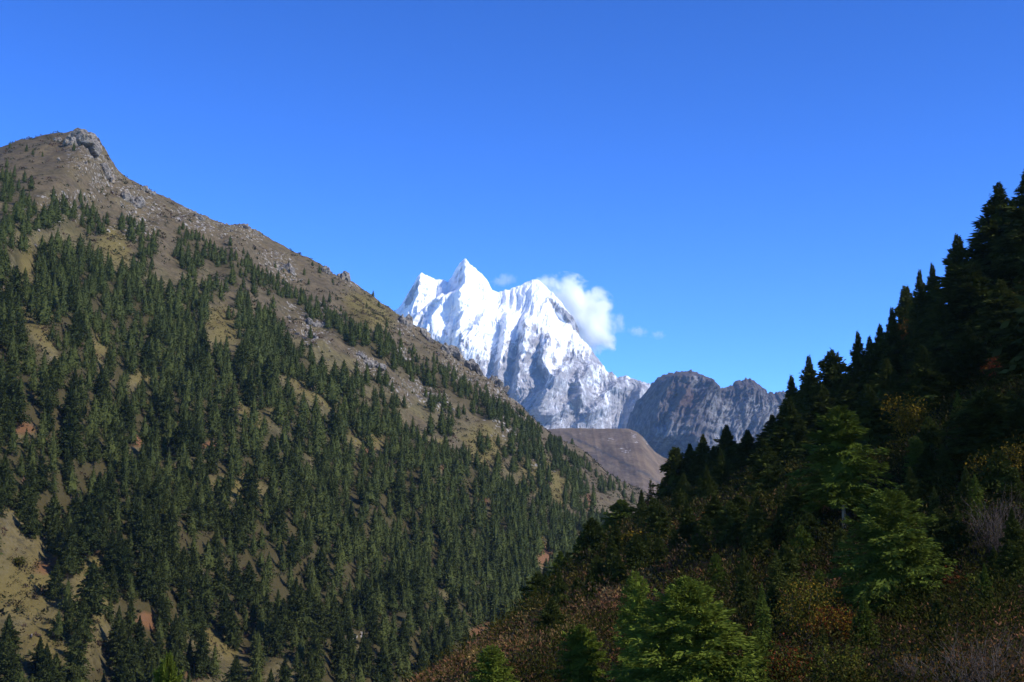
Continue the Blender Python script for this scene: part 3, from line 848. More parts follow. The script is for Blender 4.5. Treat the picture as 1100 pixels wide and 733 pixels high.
def forest_mass(name, items, seed, N=105, ns=6, leaf=1.5):
    """many far trees as one mesh; every tree has its own height, width and shape"""
    rg = np.random.RandomState(seed)
    protos = []
    for k in range(14):
        V, F, t = conifer_crown(rg, 20.0, rg.uniform(5.8, 7.6), N, ns, leaf, 0.45, base=rg.choice([.05, .08, .15]), p=rg.uniform(.75, 1.1), irr=0.42, core=0.55, twigs=1, gaps=rg.uniform(.1, .45))
        tv, tf = trunk_verts(20.0, 0.34, 5, 3, rng=rg)
        protos.append((V, F, t, tv, tf))
    VV, FF, TT, TV, TF = [], [], [], [], []
    nv = 0; nt_ = 0
    for (loc, h) in items:
        V, F, t, tv, tf = protos[rg.randint(14)]
        a = rg.rand() * 6.28; ca, sa = math.cos(a), math.sin(a)
        s = h / 20.0; sx = s * rg.uniform(0.82, 1.25)
        def place(W):
            return np.stack([(W[:, 0] * ca - W[:, 1] * sa) * sx + loc[0], (W[:, 0] * sa + W[:, 1] * ca) * sx + loc[1], W[:, 2] * s + loc[2]], -1)
        VV.append(place(V)); FF.append(F + nv); nv += len(V)
        TT.append(np.clip(0.35 * t + 0.9 * rg.rand() - 0.1, 0, 1))
        TV.append(place(tv)); TF.append(tf + nt_); nt_ += len(tv)
    V = np.concatenate(VV + TV)
    F = [np.concatenate(FF), np.concatenate(TF) + nv]
    me = np_mesh(name, V, F, False, {'tint': ('FLOAT', np.concatenate(TT + [np.zeros(nt_)]))})
    me.materials.append(M['fir_hill']); me.materials.append(M['bark'])
    mi = np.zeros(len(me.polygons), np.int32); mi[len(F[0]):] = 1
    me.polygons.foreach_set('material_index', mi)
    return add(name, me)
fm = forest_mass('forest', [(cp[i] - np.array([0, 0, 0.3]), ch[i]) for i in rest], 77)
tag(fm, 'dark conifer forest covering the upper and far parts of the left hill', 'forest', kind='stuff')

# ------------------------------------------------------------------ small shrubs and stones on the left hill (uncountable)
def leaf_blob(rg, n, r, hgt, l, wd):
    d = norm(rg.normal(size=(n, 3))); d[:, 2] = np.abs(d[:, 2])
    c = d * (rg.rand(n) ** 0.4)[:, None] * np.array([r, r, hgt])
    dd = norm(d + rg.normal(0, 0.5, (n, 3)))
    return leaf_quads(c, dd, l * rg.uniform(.6, 1.4, n), wd * rg.uniform(.6, 1.4, n), rg)

rg = np.random.RandomState(9)
n = 30000
su, sv = rg.rand(n), rg.rand(n)
sp_ = hill_point(su, sv)
spx, spy = proj(sp_)
patch = fbm(sp_[:, 0] / 60.0, sp_[:, 1] / 60.0, 3)
sel = np.where((spx > -20) & (spx < 720) & (spy < 745) & (patch + rg.normal(0, .25, n) > 0.0))[0][:9500]
VV, CC = [], []
pal = np.array([(0.045, 0.050, 0.022), (0.060, 0.058, 0.026), (0.085, 0.055, 0.036), (0.075, 0.060, 0.030), (0.11, 0.072, 0.045), (0.035, 0.045, 0.022)])
for i in sel:
    r = rg.uniform(0.6, 2.4)
    q = leaf_blob(rg, 16, r, r * 0.8, r * 0.9, r * 0.5) + sp_[i]
    VV.append(q); c = pal[rg.randint(len(pal))] * rg.uniform(.8, 1.2)
    CC.append(np.repeat(np.array([[*c, 1.0]]), len(q), 0))
_r, _g, _s, _h = hill_masks(sp_)
pal2 = np.array([(0.12, 0.10, 0.040), (0.075, 0.070, 0.028), (0.055, 0.060, 0.022), (0.095, 0.065, 0.038), (0.15, 0.12, 0.05), (0.05, 0.04, 0.025)])
near_ = np.where((_g > 0.3) & (spx > -20) & (spx < 700) & (spy < 745))[0]
for i in np.concatenate([near_] * 6)[:9000]:
    r = rg.uniform(0.4, 1.2) * (1 + (rg.rand() < .08))
    o_ = np.array([rg.normal(0, 5), rg.normal(0, 5)])
    # stay on the hill's plane when stepping aside
    dz = -(HN[0] * o_[0] + HN[1] * o_[1]) / HN[2]
    q = leaf_blob(rg, 10, r, r * 0.8, r * 0.9, r * 0.4) + sp_[i] + np.array([o_[0], o_[1], dz])
    VV.append(q); c = pal2[rg.randint(len(pal2))] * rg.uniform(.7, 1.2)
    CC.append(np.repeat(np.array([[*c, 1.0]]), len(q), 0))
V = np.concatenate(VV)
me = np_mesh('hill_scrub', V, np.arange(len(V)).reshape(-1, 4), False, {'leaf_colour': ('FLOAT_COLOR', np.concatenate(CC))})
tag(add('hill_scrub', me, M['leaf']), 'low brown and green scrub dotted over the left hillside grass', 'scrub', kind='stuff')

def hull_rock(rg, size, n=11):
    bm = bmesh.new()
    for k in range(n):
        d = rg.normal(size=3); d /= np.linalg.norm(d)
        p = d * np.array(size) * rg.uniform(0.75, 1.0)
        bm.verts.new(p)
    r = bmesh.ops.convex_hull(bm, input=bm.verts)
    dead = [g for g in r['geom_interior'] if isinstance(g, bmesh.types.BMVert)]
    if dead: bmesh.ops.delete(bm, geom=dead, context='VERTS')
    bm.verts.index_update()
    V = np.array([v.co[:] for v in bm.verts]); F = np.array([[v.index for v in f.verts] for f in bm.faces if len(f.verts) == 3])
    bm.free()
    return V, F

protos = [hull_rock(rg, (1, 1, .8)) for _ in range(12)]
rk_u, rk_v = rg.rand(40000), rg.rand(40000) ** 1.3
rp = hill_point(rk_u, rk_v)
rr_, _, rs_, _ = hill_masks(rp)
rpx, rpy = proj(rp)
pr = rr_ * 0.5 + 0.012 + 0.03 * (rk_v < 0.25)
sel = np.where((rg.rand(40000) < pr) & (rpx > -10) & (rpx < 720) & (rpy < 740))[0][:3400]
VV, FF, nv = [], [], 0
for i in sel:
    V, F = protos[rg.randint(12)]
    s = rg.uniform(0.5, 1.4) * (1 + 0.9 * (rg.rand() < 0.12)) * (1 + 0.6 * rr_[i])
    a = rg.rand() * 6.28
    W = V * np.array([1, 1, rg.uniform(.7, 1.3)]) * s
    W = np.stack([W[:, 0] * math.cos(a) - W[:, 1] * math.sin(a), W[:, 0] * math.sin(a) + W[:, 1] * math.cos(a), W[:, 2]], -1)
    VV.append(W + rp[i] + np.array([0, 0, 0.2 * s])); FF.append(F + nv); nv += len(V)
me = np_mesh('scree', np.concatenate(VV), np.concatenate(FF), False)
tag(add('scree', me, M['rock']), 'pale loose stones scattered over the left hillside', 'stones', kind='stuff')

# ------------------------------------------------------------------ rock outcrops
_hpx, _hpy = proj(HP)
def hill_at(px, py):
    k = np.argmin((_hpx - px) ** 2 + (_hpy - py) ** 2)
    return HP.reshape(-1, 3)[k]

T1 = np.array([0.69, 0.66, -0.31]); T1 /= np.linalg.norm(T1)
T2 = np.cross(HN, T1); T2 /= np.linalg.norm(T2)
def outcrop(px, py, wpx, hpx, nblk, tall, seed, label, cat='rock'):
    rg = np.random.RandomState(seed)
    c = hill_at(px, py)
    mpp = c[1] / 1528.0
    VV, FF, nv = [], [], 0
    spots = []
    for k in range(nblk):
        s = mpp * wpx * (rg.uniform(0.09, 0.21) if wpx > 30 else rg.uniform(0.14, 0.32))
        if k == 0: q = c
        else:
            for _ in range(12):
                j = rg.randint(len(spots)); th = rg.rand() * 6.28; st = 0.75 * (spots[j][1] + s) * rg.uniform(.6, 1)
                q = spots[j][0] + st * (math.cos(th) * T1 + math.sin(th) * T2)
                e1 = np.dot(q - c, T1) / (0.55 * wpx * mpp * 1.3); e2 = np.dot(q - c, T2) / (0.55 * hpx * mpp * 1.5)
                if e1 * e1 + e2 * e2 < 1: break
            q = HP.reshape(-1, 3)[np.argmin(((HP.reshape(-1, 3) - q) ** 2).sum(1))]
        spots.append((q, s))
        V, F = hull_rock(rg, (s, s * rg.uniform(.7, 1.1), s * tall * rg.uniform(.7, 1.3)), 14)
        th = rg.normal(0, 0.25); V = V @ np.array([[math.cos(th), 0, math.sin(th)], [0, 1, 0], [-math.sin(th), 0, math.cos(th)]])
        VV.append(V + q - c + np.array([0, 0, 0.20 * s * tall]) + HN * ((0.72 if wpx > 30 else 0.42) * s)); FF.append(F + nv); nv += len(V)
    V = np.concatenate(VV); F = np.concatenate(FF)
    me = np_mesh('rock_outcrop', V, F, False)
    # fuse the blocks into one body and break up its faces
    tmp = bpy.data.objects.new('rock_outcrop', me); COL.objects.link(tmp)
    md = tmp.modifiers.new('fuse', 'REMESH'); md.mode = 'VOXEL'; md.voxel_size = wpx * mpp / 46.0; md.adaptivity = 0.0
    dg = bpy.context.evaluated_depsgraph_get()
    me2 = bpy.data.meshes.new_from_object(tmp.evaluated_get(dg))
    bpy.data.objects.remove(tmp); bpy.data.meshes.remove(me)
    me = me2; me.name = 'rock_outcrop'
    bm = bmesh.new(); bm.from_mesh(me)
    W = np.array([v.co[:] for v in bm.verts])
    d = 0.03 * min(wpx, 30) * mpp * (ridged(W[:, 0] / (mpp * 5.0) + seed, W[:, 2] / (mpp * 8.0) + W[:, 1] / (mpp * 5.0), 3) - 0.9)
    for v, dd in zip(bm.verts, d): v.co += Vector((0.6, -0.6, 0.3)) * float(dd)
    bm.to_mesh(me); bm.free()
    o = add('rock_outcrop', me, M['rock'], loc=tuple(c))
    return tag(o, label, cat, 'rock outcrops on the left hill')

OUT = [(90, 157, 48, 26, 70, 1.0, 1, 'big grey crag crowning the top of the left hill'),
       (112, 186, 24, 18, 16, 1.2, 2, 'broken pale rock step just below the summit crag on the ridge'),
       (137, 218, 24, 20, 16, 1.6, 3, 'blocky pale outcrop left of the bare ridge with dark clefts'),
       (312, 293, 14, 16, 6, 2.0, 4, 'upright cream rock slab standing alone above the upper tree line'),
       (298, 290, 14, 8, 7, 1.0, 5, 'low pale stones just left of the upright slab'),
       (368, 296, 18, 8, 9, 1.5, 6, 'dark pinnacles sticking up from the ridge skyline'),
       (437, 352, 20, 16, 9, 1.5, 7, 'cream cliff block below the ridge left of the snow mountain'),
       (484, 383, 26, 16, 12, 1.3, 8, 'pale grey cliff on the ridge in front of the snow face'),
       (512, 402, 24, 14, 12, 1.3, 9, 'dark broken rocks stepping down the ridge end'),
       (540, 425, 34, 20, 22, 1.5, 10, 'sunlit rock buttress at the lower end of the ridge'),
       (394, 395, 26, 9, 10, 0.9, 13, 'diagonal pale rock ledge between the two tree bands'),
       (345, 327, 8, 7, 4, 1.1, 14, 'single whitish boulder among trees of the upper tree band'),
       (434, 377, 9, 7, 4, 1.1, 15, 'whitish boulder at the upper edge of the tree band'),
       (575, 500, 7, 7, 4, 1.2, 16, 'small white rock on the far end of the left hill'),
       (158, 208, 16, 10, 8, 1.1, 21, 'rough grey rock step on the ridge between the summit crag and the saddle'),
       (214, 236, 18, 9, 9, 0.9, 22, 'pale rock band just under the ridge left of the saddle'),
       (262, 246, 16, 7, 8, 1.0, 23, 'low stony knob on the ridge at the saddle'),
       (350, 292, 12, 8, 6, 1.4, 24, 'small dark tooth of rock left of the skyline pinnacles'),
       (458, 364, 18, 10, 8, 1.2, 25, 'brown broken cliff between the cream block and the pale grey cliff'),
       (335, 352, 22, 10, 12, 0.9, 26, 'grey rock patch above the middle tree clump'),
       (62, 152, 18, 8, 7, 0.8, 27, 'dark low rocks on the summit dome left of the big crag')]
for a in OUT: outcrop(*a)

# ------------------------------------------------------------------ trees of the right slope
NEAR = {
    'broad': make_variant('b', 31, 9.0, Rm=4.0, N=320, ns=22, leaf=0.29, lw=0.32, base=0.02, p=0.58, droop=0.25, irr=0.42, core=0.45, twigs=6, gaps=0.2, round_b=0.85, tip=0.3),
    'young': make_variant('y', 32, 7.0, Rm=2.3, N=130, ns=18, leaf=0.26, lw=0.32, base=0.02, p=0.58, droop=0.2, irr=0.45, core=0.42, twigs=5, gaps=0.35, round_b=0.7, tip=0.1),
    'round': make_variant('r', 33, 10.0, Rm=4.7, N=150, ns=26, leaf=0.40, lw=0.30, base=0.13, p=0.52, droop=0.22, irr=0.5, core=0.34, twigs=6, gaps=0.3, round_b=0.6, tip=0.1),
    'ragged': make_variant('g', 34, 16.0, Rm=4.6, N=110, ns=22, leaf=0.55, lw=0.30, base=0.30, p=0.55, droop=0.3, irr=0.5, core=0.32, twigs=5, gaps=0.55, round_b=0.5, tip=0.1),
    'fir': make_variant('f', 35, 14.0, Rm=3.4, N=120, ns=16, leaf=0.66, lw=0.32, base=0.05, p=0.8, droop=0.3, irr=0.5, core=0.5, twigs=5, gaps=0.3),
    'fir2': make_variant('f2', 36, 18.0, Rm=4.4, N=120, ns=17, leaf=0.8, lw=0.32, base=0.06, p=0.85, droop=0.35, irr=0.55, core=0.42, twigs=5, gaps=0.4),
    'fir3': make_variant('f3', 37, 18.0, Rm=4.0, N=120, ns=17, leaf=0.8, lw=0.32, base=0.04, p=0.85, droop=0.3, irr=0.5, core=0.42, twigs=5, gaps=0.35),
    'bushy': make_variant('bu', 38, 14.0, Rm=4.6, N=120, ns=17, leaf=0.72, lw=0.36, base=0.04, p=0.5, droop=0.25, irr=0.55, core=0.4, twigs=5, gaps=0.35, round_b=0.7),
    'spindly': make_variant('s', 39, 8.0, Rm=1.5, N=150, ns=6, leaf=0.5, lw=0.28, base=0.05, p=0.85, droop=0.2, irr=0.55, core=0.2, twigs=2, gaps=0.4)}

GR = 'conifers on the shaded right slope'
# kind, photo x, photo y of the tip, distance, width on the photo, needles, label
RT = [('broad', 737, 617, 80, 150, 'b', 'broad bright green young fir at the bottom, largest of the nearest trees'),
      ('young', 683, 611, 92, 50, 'b', 'slender young fir half hidden left of the broad bright green fir'),
      ('young', 625, 668, 95, 62, 'b', 'small bushy fir in the brown shrubs at the bottom'),
      ('young', 528, 690, 100, 58, 'b', 'leftmost small bright fir at the lower edge of the brown shrubs'),
      ('round', 955, 525, 110, 124, 'm', 'wide round crowned green fir on a short pale trunk at right'),
      ('ragged', 902, 436, 150, 94, 'm', 'tall ragged conifer with bare pale lower trunk at right'),
      ('fir', 932, 412, 195, 50, 'd', 'narrow fir tip right behind the tall ragged conifer'),
      ('fir2', 847, 427, 240, 58, 'd', 'dark fir left of the tall ragged conifer with dim lit side'),
      ('fir', 991, 371, 215, 50, 'd', 'left one of two green firs above the yellow bush'),
      ('fir3', 1018, 380, 215, 46, 'd', 'right one of two green firs above the yellow bush'),
      ('bushy', 1060, 418, 190, 84, 'd', 'bushy green conifer below the red leaved tree'),
      ('fir2', 1103, 180, 280, 66, 'd', 'highest conifer at the right picture edge'),
      ('fir2', 1072, 196, 285, 76, 'd', 'big dark conifer second from the right edge on the skyline'),
      ('fir3', 1028, 252, 284, 62, 'd', 'pointed skyline conifer with a sharp tip and lit right side'),
      ('fir2', 1046, 282, 278, 60, 'd', 'dark conifer tucked right below the sharp pointed skyline tree'),
      ('fir3', 1001, 283, 295, 34, 'd', 'narrow skyline spire just left of the sharp pointed conifer'),
      ('fir3', 988, 290, 298, 34, 'd', 'narrow skyline spire second left of the sharp pointed conifer'),
      ('bushy', 973, 307, 300, 36, 'd', 'rounded dark tree top on the skyline above the orange bush'),
      ('fir2', 958, 330, 300, 38, 'd', 'dark skyline conifer above and left of the orange bush'),
      ('fir', 945, 348, 303, 34, 'd', 'short skyline conifer where the slope steepens'),
      ('fir3', 921, 356, 305, 34, 'd', 'pointed skyline conifer midway up the right slope'),
      ('fir', 934, 361, 304, 30, 'd', 'small skyline tip right of the midway pointed conifer'),
      ('bushy', 894, 376, 310, 46, 'd', 'broad topped dark conifer on the middle of the right skyline'),
      ('fir', 869, 382, 312, 38, 'd', 'dark conifer with a flat left edge below the broad topped one'),
      ('fir3', 850, 403, 316, 32, 'd', 'lowest skyline conifer touching the far rock mountain'),
      ('bushy', 726, 480, 330, 42, 'd', 'bushy conifer at the left end of the row before the brown hill'),
      ('fir2', 741, 476, 331, 36, 'd', 'second conifer from the left of the row before the brown hill'),
      ('fir3', 755, 466, 328, 30, 'd', 'pointed conifer third in the row before the rock mountain'),
      ('fir', 766, 480, 324, 26, 'd', 'low conifer between two taller ones before the rock mountain'),
      ('fir2', 780, 456, 325, 42, 'd', 'stout conifer standing tallest in the row before the rock mountain'),
      ('fir2', 803, 461, 322, 42, 'd', 'stout dark conifer at the right end of the row before the rock mountain'),
      ('fir3', 829, 445, 318, 40, 'd', 'dark conifer rising between the row and the skyline slope'),
      ('spindly', 699, 515, 420, 15, 'd', 'far thin tree tip against the brown hill'),
      ('fir', 712, 515, 352, 28, 'd', 'dark small conifer left of the bushy row conifer'),
      ('fir', 689, 526, 420, 22, 'd', 'far dark conifer at the meeting of the two slopes'),
      ('bushy', 668, 536, 300, 52, 'm', 'round topped mid green conifer on the lower slope edge'),
      ('fir', 653, 556, 292, 40, 'm', 'mid green conifer left of the round topped one'),
      ('fir2', 627, 569, 280, 40, 'm', 'upright conifer in shade at the lower slope edge'),
      ('fir', 602, 591, 272, 32, 'm', 'low conifer farthest left on the upper shaded edge'),
      ('fir', 573, 628, 235, 30, 'm', 'small conifer lower down the shaded edge'),
      ('spindly', 549, 662, 205, 18, 'm', 'thin young conifer at the foot of the shaded edge'),
      ('bushy', 643, 592, 262, 44, 'd', 'dark bushy conifer in the shaded hollow'),
      ('bushy', 612, 618, 246, 44, 'd', 'dark bushy conifer left in the shaded hollow'),
      ('fir', 592, 640, 225, 34, 'd', 'lowest dark conifer in the shaded hollow'),
      ('fir2', 672, 580, 262, 44, 'd', 'dark conifer right in the shaded hollow'),
      ('spindly', 818, 625, 92, 24, 'm', 'spindly small fir right of the broad bright green fir'),
      ('young', 811, 674, 84, 38, 'm', 'little fir at the bottom between the broad fir and red bush'),
      ('fir', 996, 478, 172, 38, 'd', 'small dim fir below the yellow bush'),
      ('spindly', 793, 553, 190, 26, 'm', 'spindly dim fir in the middle of the slope shrubs'),
      ('fir', 858, 520, 185, 40, 'd', 'dark fir below the dim lit fir left of the ragged conifer'),
      ('fir2', 883, 412, 262, 50, 'd', 'dark conifer behind the ragged conifer'),
      ('fir2', 915, 398, 272, 50, 'd', 'shadowed conifer under the midway skyline spire'),
      ('fir2', 952, 385, 262, 54, 'd', 'shadowed conifer below the orange bush'),
      ('fir2', 1010, 322, 268, 56, 'd', 'shadowed conifer below the narrow skyline spires'),
      ('fir3', 1075, 300, 255, 56, 'd', 'shadowed conifer under the big skyline conifer'),
      ('fir2', 1098, 330, 245, 60, 'd', 'shadowed conifer at the right edge above the red leaved tree'),
      ('fir2', 1040, 350, 245, 54, 'd', 'shadowed conifer above the two green firs'),
      ('fir3', 1094, 430, 185, 52, 'd', 'dark conifer right of the red leaved tree'),
      ('fir2', 820, 470, 285, 48, 'd', 'black shadowed conifer behind the row end'),
      ('fir2', 790, 500, 290, 46, 'd', 'black shadowed conifer under the stout row conifers'),
      ('fir', 745, 520, 300, 40, 'd', 'black shadowed conifer under the pointed row conifer'),
      ('bushy', 720, 545, 290, 44, 'd', 'black shadowed bushy conifer below the row left end'),
      ('fir', 768, 530, 275, 40, 'd', 'black shadowed conifer in the dark middle of the slope'),
      ('bushy', 1085, 520, 135, 60, 'd', 'dark shrubby conifer at the right edge above the bare twigs')]
def stand(px, py, Y0, wpx, lo, hi, hmax=26.0):
    """the distance nearest Y0 at which the slope lies a fitting height below the tip"""
    best = None
    for dY in range(0, 160, 3):
        for sg in (1, -1):
            Y = Y0 + sg * dY
            if Y < 55 or Y > 430: continue
            t = unproj(px, py, Y); z = float(slope_z(t[0], Y)); h = t[2] - z; wm = wpx * Y / 1528.0
            bad = max(0, lo * wm - h) + max(0, h - hi * wm) + max(0, h - hmax) + 0.01 * dY
            if best is None or bad < best[0]: best = (bad, t, Y, z, h)
    bad, t, Y, z, h = best
    if h < 0.7 * lo * wpx * Y / 1528.0: h = 0.7 * lo * wpx * Y / 1528.0; z = t[2] - h
    return t, Y, z, h
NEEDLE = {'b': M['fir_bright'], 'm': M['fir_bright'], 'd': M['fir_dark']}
q_ = foliage_mat('mid_green_needles', (0.042, 0.066, 0.010), (0.100, 0.130, 0.022), 0.25); NEEDLE['m'] = q_  # lightened so the ragged and round firs look more sunlit
for (kd, px, py, Y, wpx, nd, lab) in RT:
    v = NEAR[kd]
    lo, hi = (0.95, 2.0) if kd in ('broad', 'round', 'bushy') else (1.3, 4.0)
    top, Y, z0, h = stand(px, py, Y, wpx, lo, hi)
    wpx = wpx * (1.45 if nd == 'b' else 1.3 if nd == 'm' else 1.5)
    s = h / v['H']; sx = wpx * Y / 1528.0 / (2 * v['R']) * 1.02
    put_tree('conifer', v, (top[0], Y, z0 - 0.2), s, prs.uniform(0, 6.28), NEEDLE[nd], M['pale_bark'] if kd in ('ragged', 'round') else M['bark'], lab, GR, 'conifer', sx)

# conifers higher up the slope, which shade it
items = []
rg = np.random.RandomState(21)
for k in range(700):
    x = rg.uniform(60, 330); y = rg.uniform(-60, 420)
    z = float(slope_z(x, y))
    a, b = proj(np.array([x, y, z + 10.0]))
    if y < 122 or x > 0.36 * y + 90 or a < 1125 + 900.0 / max(y, 40): continue
    if all((x - i[0][0]) ** 2 + (y - i[0][1]) ** 2 > 64 for i in items): items.append((np.array([x, y, z - .3]), rg.uniform(12, 20)))
print('UPSLOPE', len(items))
fm2 = forest_mass('forest', items, 78, N=90, ns=6, leaf=1.5)
tag(fm2, 'conifer forest climbing on up the right slope past the picture edge', 'forest', kind='stuff')

# ------------------------------------------------------------------ shrubs
def bush(name, px, py_top, Y, wpx, cols, nleaf, leaf, label, cat='bush', hmin=1.2, bare=0.0, group='autumn bushes on the right slope', on_hill=False, dens_top=0.5, hpx=None):
    rg = np.random.RandomState(int(px * 7 + py_top))
    if on_hill:
        b = hill_at(px, py_top + (hpx or 8)); Y = b[1]
        z0 = b[2]; x0 = b[0]; ztop = z0 + (hpx or 8) * Y / 1528.0
    else:
        t, Y, z0, h_ = stand(px, py_top, Y, wpx, 0.5, 0.95); x0 = t[0]; ztop = t[2]
    h = max(hmin, ztop - z0); z0 = ztop - h if h == hmin else z0
    w_ = wpx * Y / 1528.0 * 0.5
    root = bpy.data.objects.new(name, None); COL.objects.link(root); root.location = (x0, Y, z0); root.empty_display_size = 0.3
    tag(root, label, cat, group)
    # stems: forked twigs leaning out
    SV, SF, nv = [], [], 0
    tips = []
    nst = 16 if bare < .5 else 46
    for k in range(nst):
        a = rg.rand() * 6.28; out = w_ * rg.uniform(.2, .95); hh = h * rg.uniform(.55, 1.0)
        p = [np.zeros(3)]
        for j in range(1, 5):
            f = j / 4
            p.append(np.array([math.cos(a) * out * f, math.sin(a) * out * f, hh * f ** 0.8]) + rg.normal(0, 0.05 * h, 3) * (f > 0))
        lines = [(p, 0.035 * (0.6 + 0.06 * h))]
        for j in range(3 if bare < .5 else 7):
            b0 = p[rg.randint(1, 4)]; dd = norm(rg.normal(size=3) + np.array([math.cos(a) * .5, math.sin(a) * .5, .9])) * h * rg.uniform(.18, .4)
            lines.append(([b0, b0 + dd * .5 + rg.normal(0, .02 * h, 3), b0 + dd], 0.018 * (0.6 + 0.06 * h)))
            tips.append(b0 + dd)
        tips += p[2:]
        for pts, r in lines:
            for j in range(len(pts) - 1):
                for s_ in range(3):
                    pass
            n_ = len(pts); ring = []
            for j, q in enumerate(pts):
                rr = r * (1 - 0.75 * j / (n_ - 1))
                ring += [q + rr * np.array([math.cos(t_), math.sin(t_), 0]) for t_ in (0, 2.1, 4.2)]
            SV += ring
            for j in range(n_ - 1):
                for s_ in range(3):
                    SF.append((nv + j * 3 + s_, nv + j * 3 + (s_ + 1) % 3, nv + j * 3 + 3 + (s_ + 1) % 3, nv + j * 3 + 3 + s_))
            nv += len(ring)
    add('stems', np_mesh('stems', np.array(SV), np.array(SF), True), M['twig'], root)
    if nleaf:
        tips = np.array(tips)
        nleaf = int(nleaf * 1.6); leaf = leaf * 0.66
        c = tips[rg.randint(len(tips), size=nleaf)] + rg.normal(0, 1, (nleaf, 3)) * np.array([.16 * w_, .16 * w_, .09 * h])
        c[:, 2] = np.clip(c[:, 2], 0.05 * h, None)
        d = norm(rg.normal(size=(nleaf, 3)) + np.array([0, 0, .3]))
        l = leaf * rg.uniform(.6, 1.4, nleaf)
        V = leaf_quads(c, d, l, l * .6, rg)
        cl = np.array(cols)[rg.randint(len(cols), size=nleaf)] * rg.uniform(.35, .95, (nleaf, 1)) * np.array([.85, .85, .6])  # leaf colours dimmed so the bushes look as if in shade
        cl = np.concatenate([cl, np.ones((nleaf, 1))], 1)
        add('foliage', np_mesh('foliage', V, np.arange(len(V)).reshape(-1, 4), False, {'leaf_colour': ('FLOAT_COLOR', np.repeat(cl, 4, 0))}), M['leaf'], root)
    return root

YEL = [(0.30, 0.19, 0.03), (0.24, 0.16, 0.03), (0.18, 0.14, 0.03)]
RED = [(0.24, 0.06, 0.03), (0.20, 0.05, 0.03), (0.16, 0.07, 0.03)]
ORG = [(0.26, 0.12, 0.035), (0.20, 0.10, 0.03), (0.15, 0.09, 0.03)]
OLV = [(0.10, 0.09, 0.025), (0.13, 0.10, 0.03), (0.08, 0.08, 0.025)]
LIM = [(0.16, 0.17, 0.035), (0.12, 0.14, 0.03), (0.10, 0.11, 0.03)]
BRN = [(0.11, 0.07, 0.045), (0.09, 0.055, 0.04), (0.13, 0.085, 0.05)]
bush('bush', 983, 432, 188, 56, YEL, 1900, 0.55, 'bright yellow bush below the two green firs')
bush('bush', 1076, 386, 205, 34, RED, 1300, 0.5, 'red leaved small tree near the right edge', 'small tree')
bush('bush', 966, 350, 262, 28, ORG, 1200, 0.7, 'rusty orange bush under the right skyline trees')
bush('bush', 769, 553, 215, 36, ORG, 1000, 0.5, 'orange bush in the middle of the slope shrubs')
bush('bush', 684, 573, 262, 42, YEL + OLV, 1100, 0.6, 'dull yellow bush right of the mid green conifers')
bush('bush', 707, 538, 335, 32, RED, 1000, 0.7, 'reddish bush on the slope edge left of the conifer row')
bush('bush', 1070, 478, 132, 66, OLV + YEL, 1700, 0.35, 'olive yellow bush at the right above bare twigs')
bush('bush', 826, 506, 255, 56, OLV, 1300, 0.6, 'pale olive bush in front of the row conifers')
bush('bush', 858, 552, 150, 50, OLV + LIM, 1500, 0.4, 'olive bush left of the pale trunk')
bush('bush', 868, 630, 90, 66, LIM + YEL, 2600, 0.26, 'yellow green bush below the tall ragged conifer')
bush('bush', 892, 656, 82, 56, RED + YEL, 2300, 0.24, 'red and yellow leaved bush at lower right')
bush('bush', 840, 700, 70, 64, RED + LIM, 2600, 0.22, 'red tipped bush by the bottom edge right of the broad fir')
bush('bush', 905, 700, 72, 70, LIM + OLV, 2300, 0.22, 'green bush at the bottom between red tipped bush and bare twigs')
bush('bush', 1020, 612, 100, 36, BRN + RED, 900, 0.3, 'reddish brown bush right of the round crowned fir')
bush('bush', 1056, 618, 96, 44, LIM, 1100, 0.3, 'pale green bush at the right edge of the shadow')
bush('bare_shrub', 1045, 678, 66, 150, BRN + ORG, 1500, 0.14, 'wide bare grey shrub in the lower right corner', bare=1)
bush('bare_shrub', 1070, 530, 112, 90, OLV + BRN, 700, 0.22, 'bare grey twigs of a shrub at the right edge', bare=1)
bush('bare_shrub', 985, 700, 68, 70, ORG, 700, 0.14, 'low bare shrub with few orange leaves left of the wide bare one', bare=1)
bush('bush', 577, 578, 0, 20, LIM + YEL, 500, 1.8, 'yellow green tree among dark firs low on the left hill', 'small tree', on_hill=True, hpx=12, group='coloured bushes on the left hill')
bush('bush', 172, 545, 0, 26, LIM + OLV, 500, 1.3, 'light green leafy tree inside the dark left forest', 'small tree', on_hill=True, hpx=22, group='coloured bushes on the left hill')
bush('bush', 22, 601, 0, 22, LIM + OLV, 500, 1.0, 'round green bush on the golden grass at left', on_hill=True, hpx=9, group='coloured bushes on the left hill')

# bright tip of a near tree in front of the lower left forest
def lone():
    v = NEAR['broad']; Y = 60.0
    t = unproj(181, 703, Y)
    put_tree('conifer', v, (t[0], Y, t[2] - 9.5), 9.5 / 9.0, 1.0, NEEDLE['b'], M['bark'], 'bright light green tree tip poking up at the bottom edge below the left forest', 'near trees below the camera', 'conifer', 0.5)
lone()

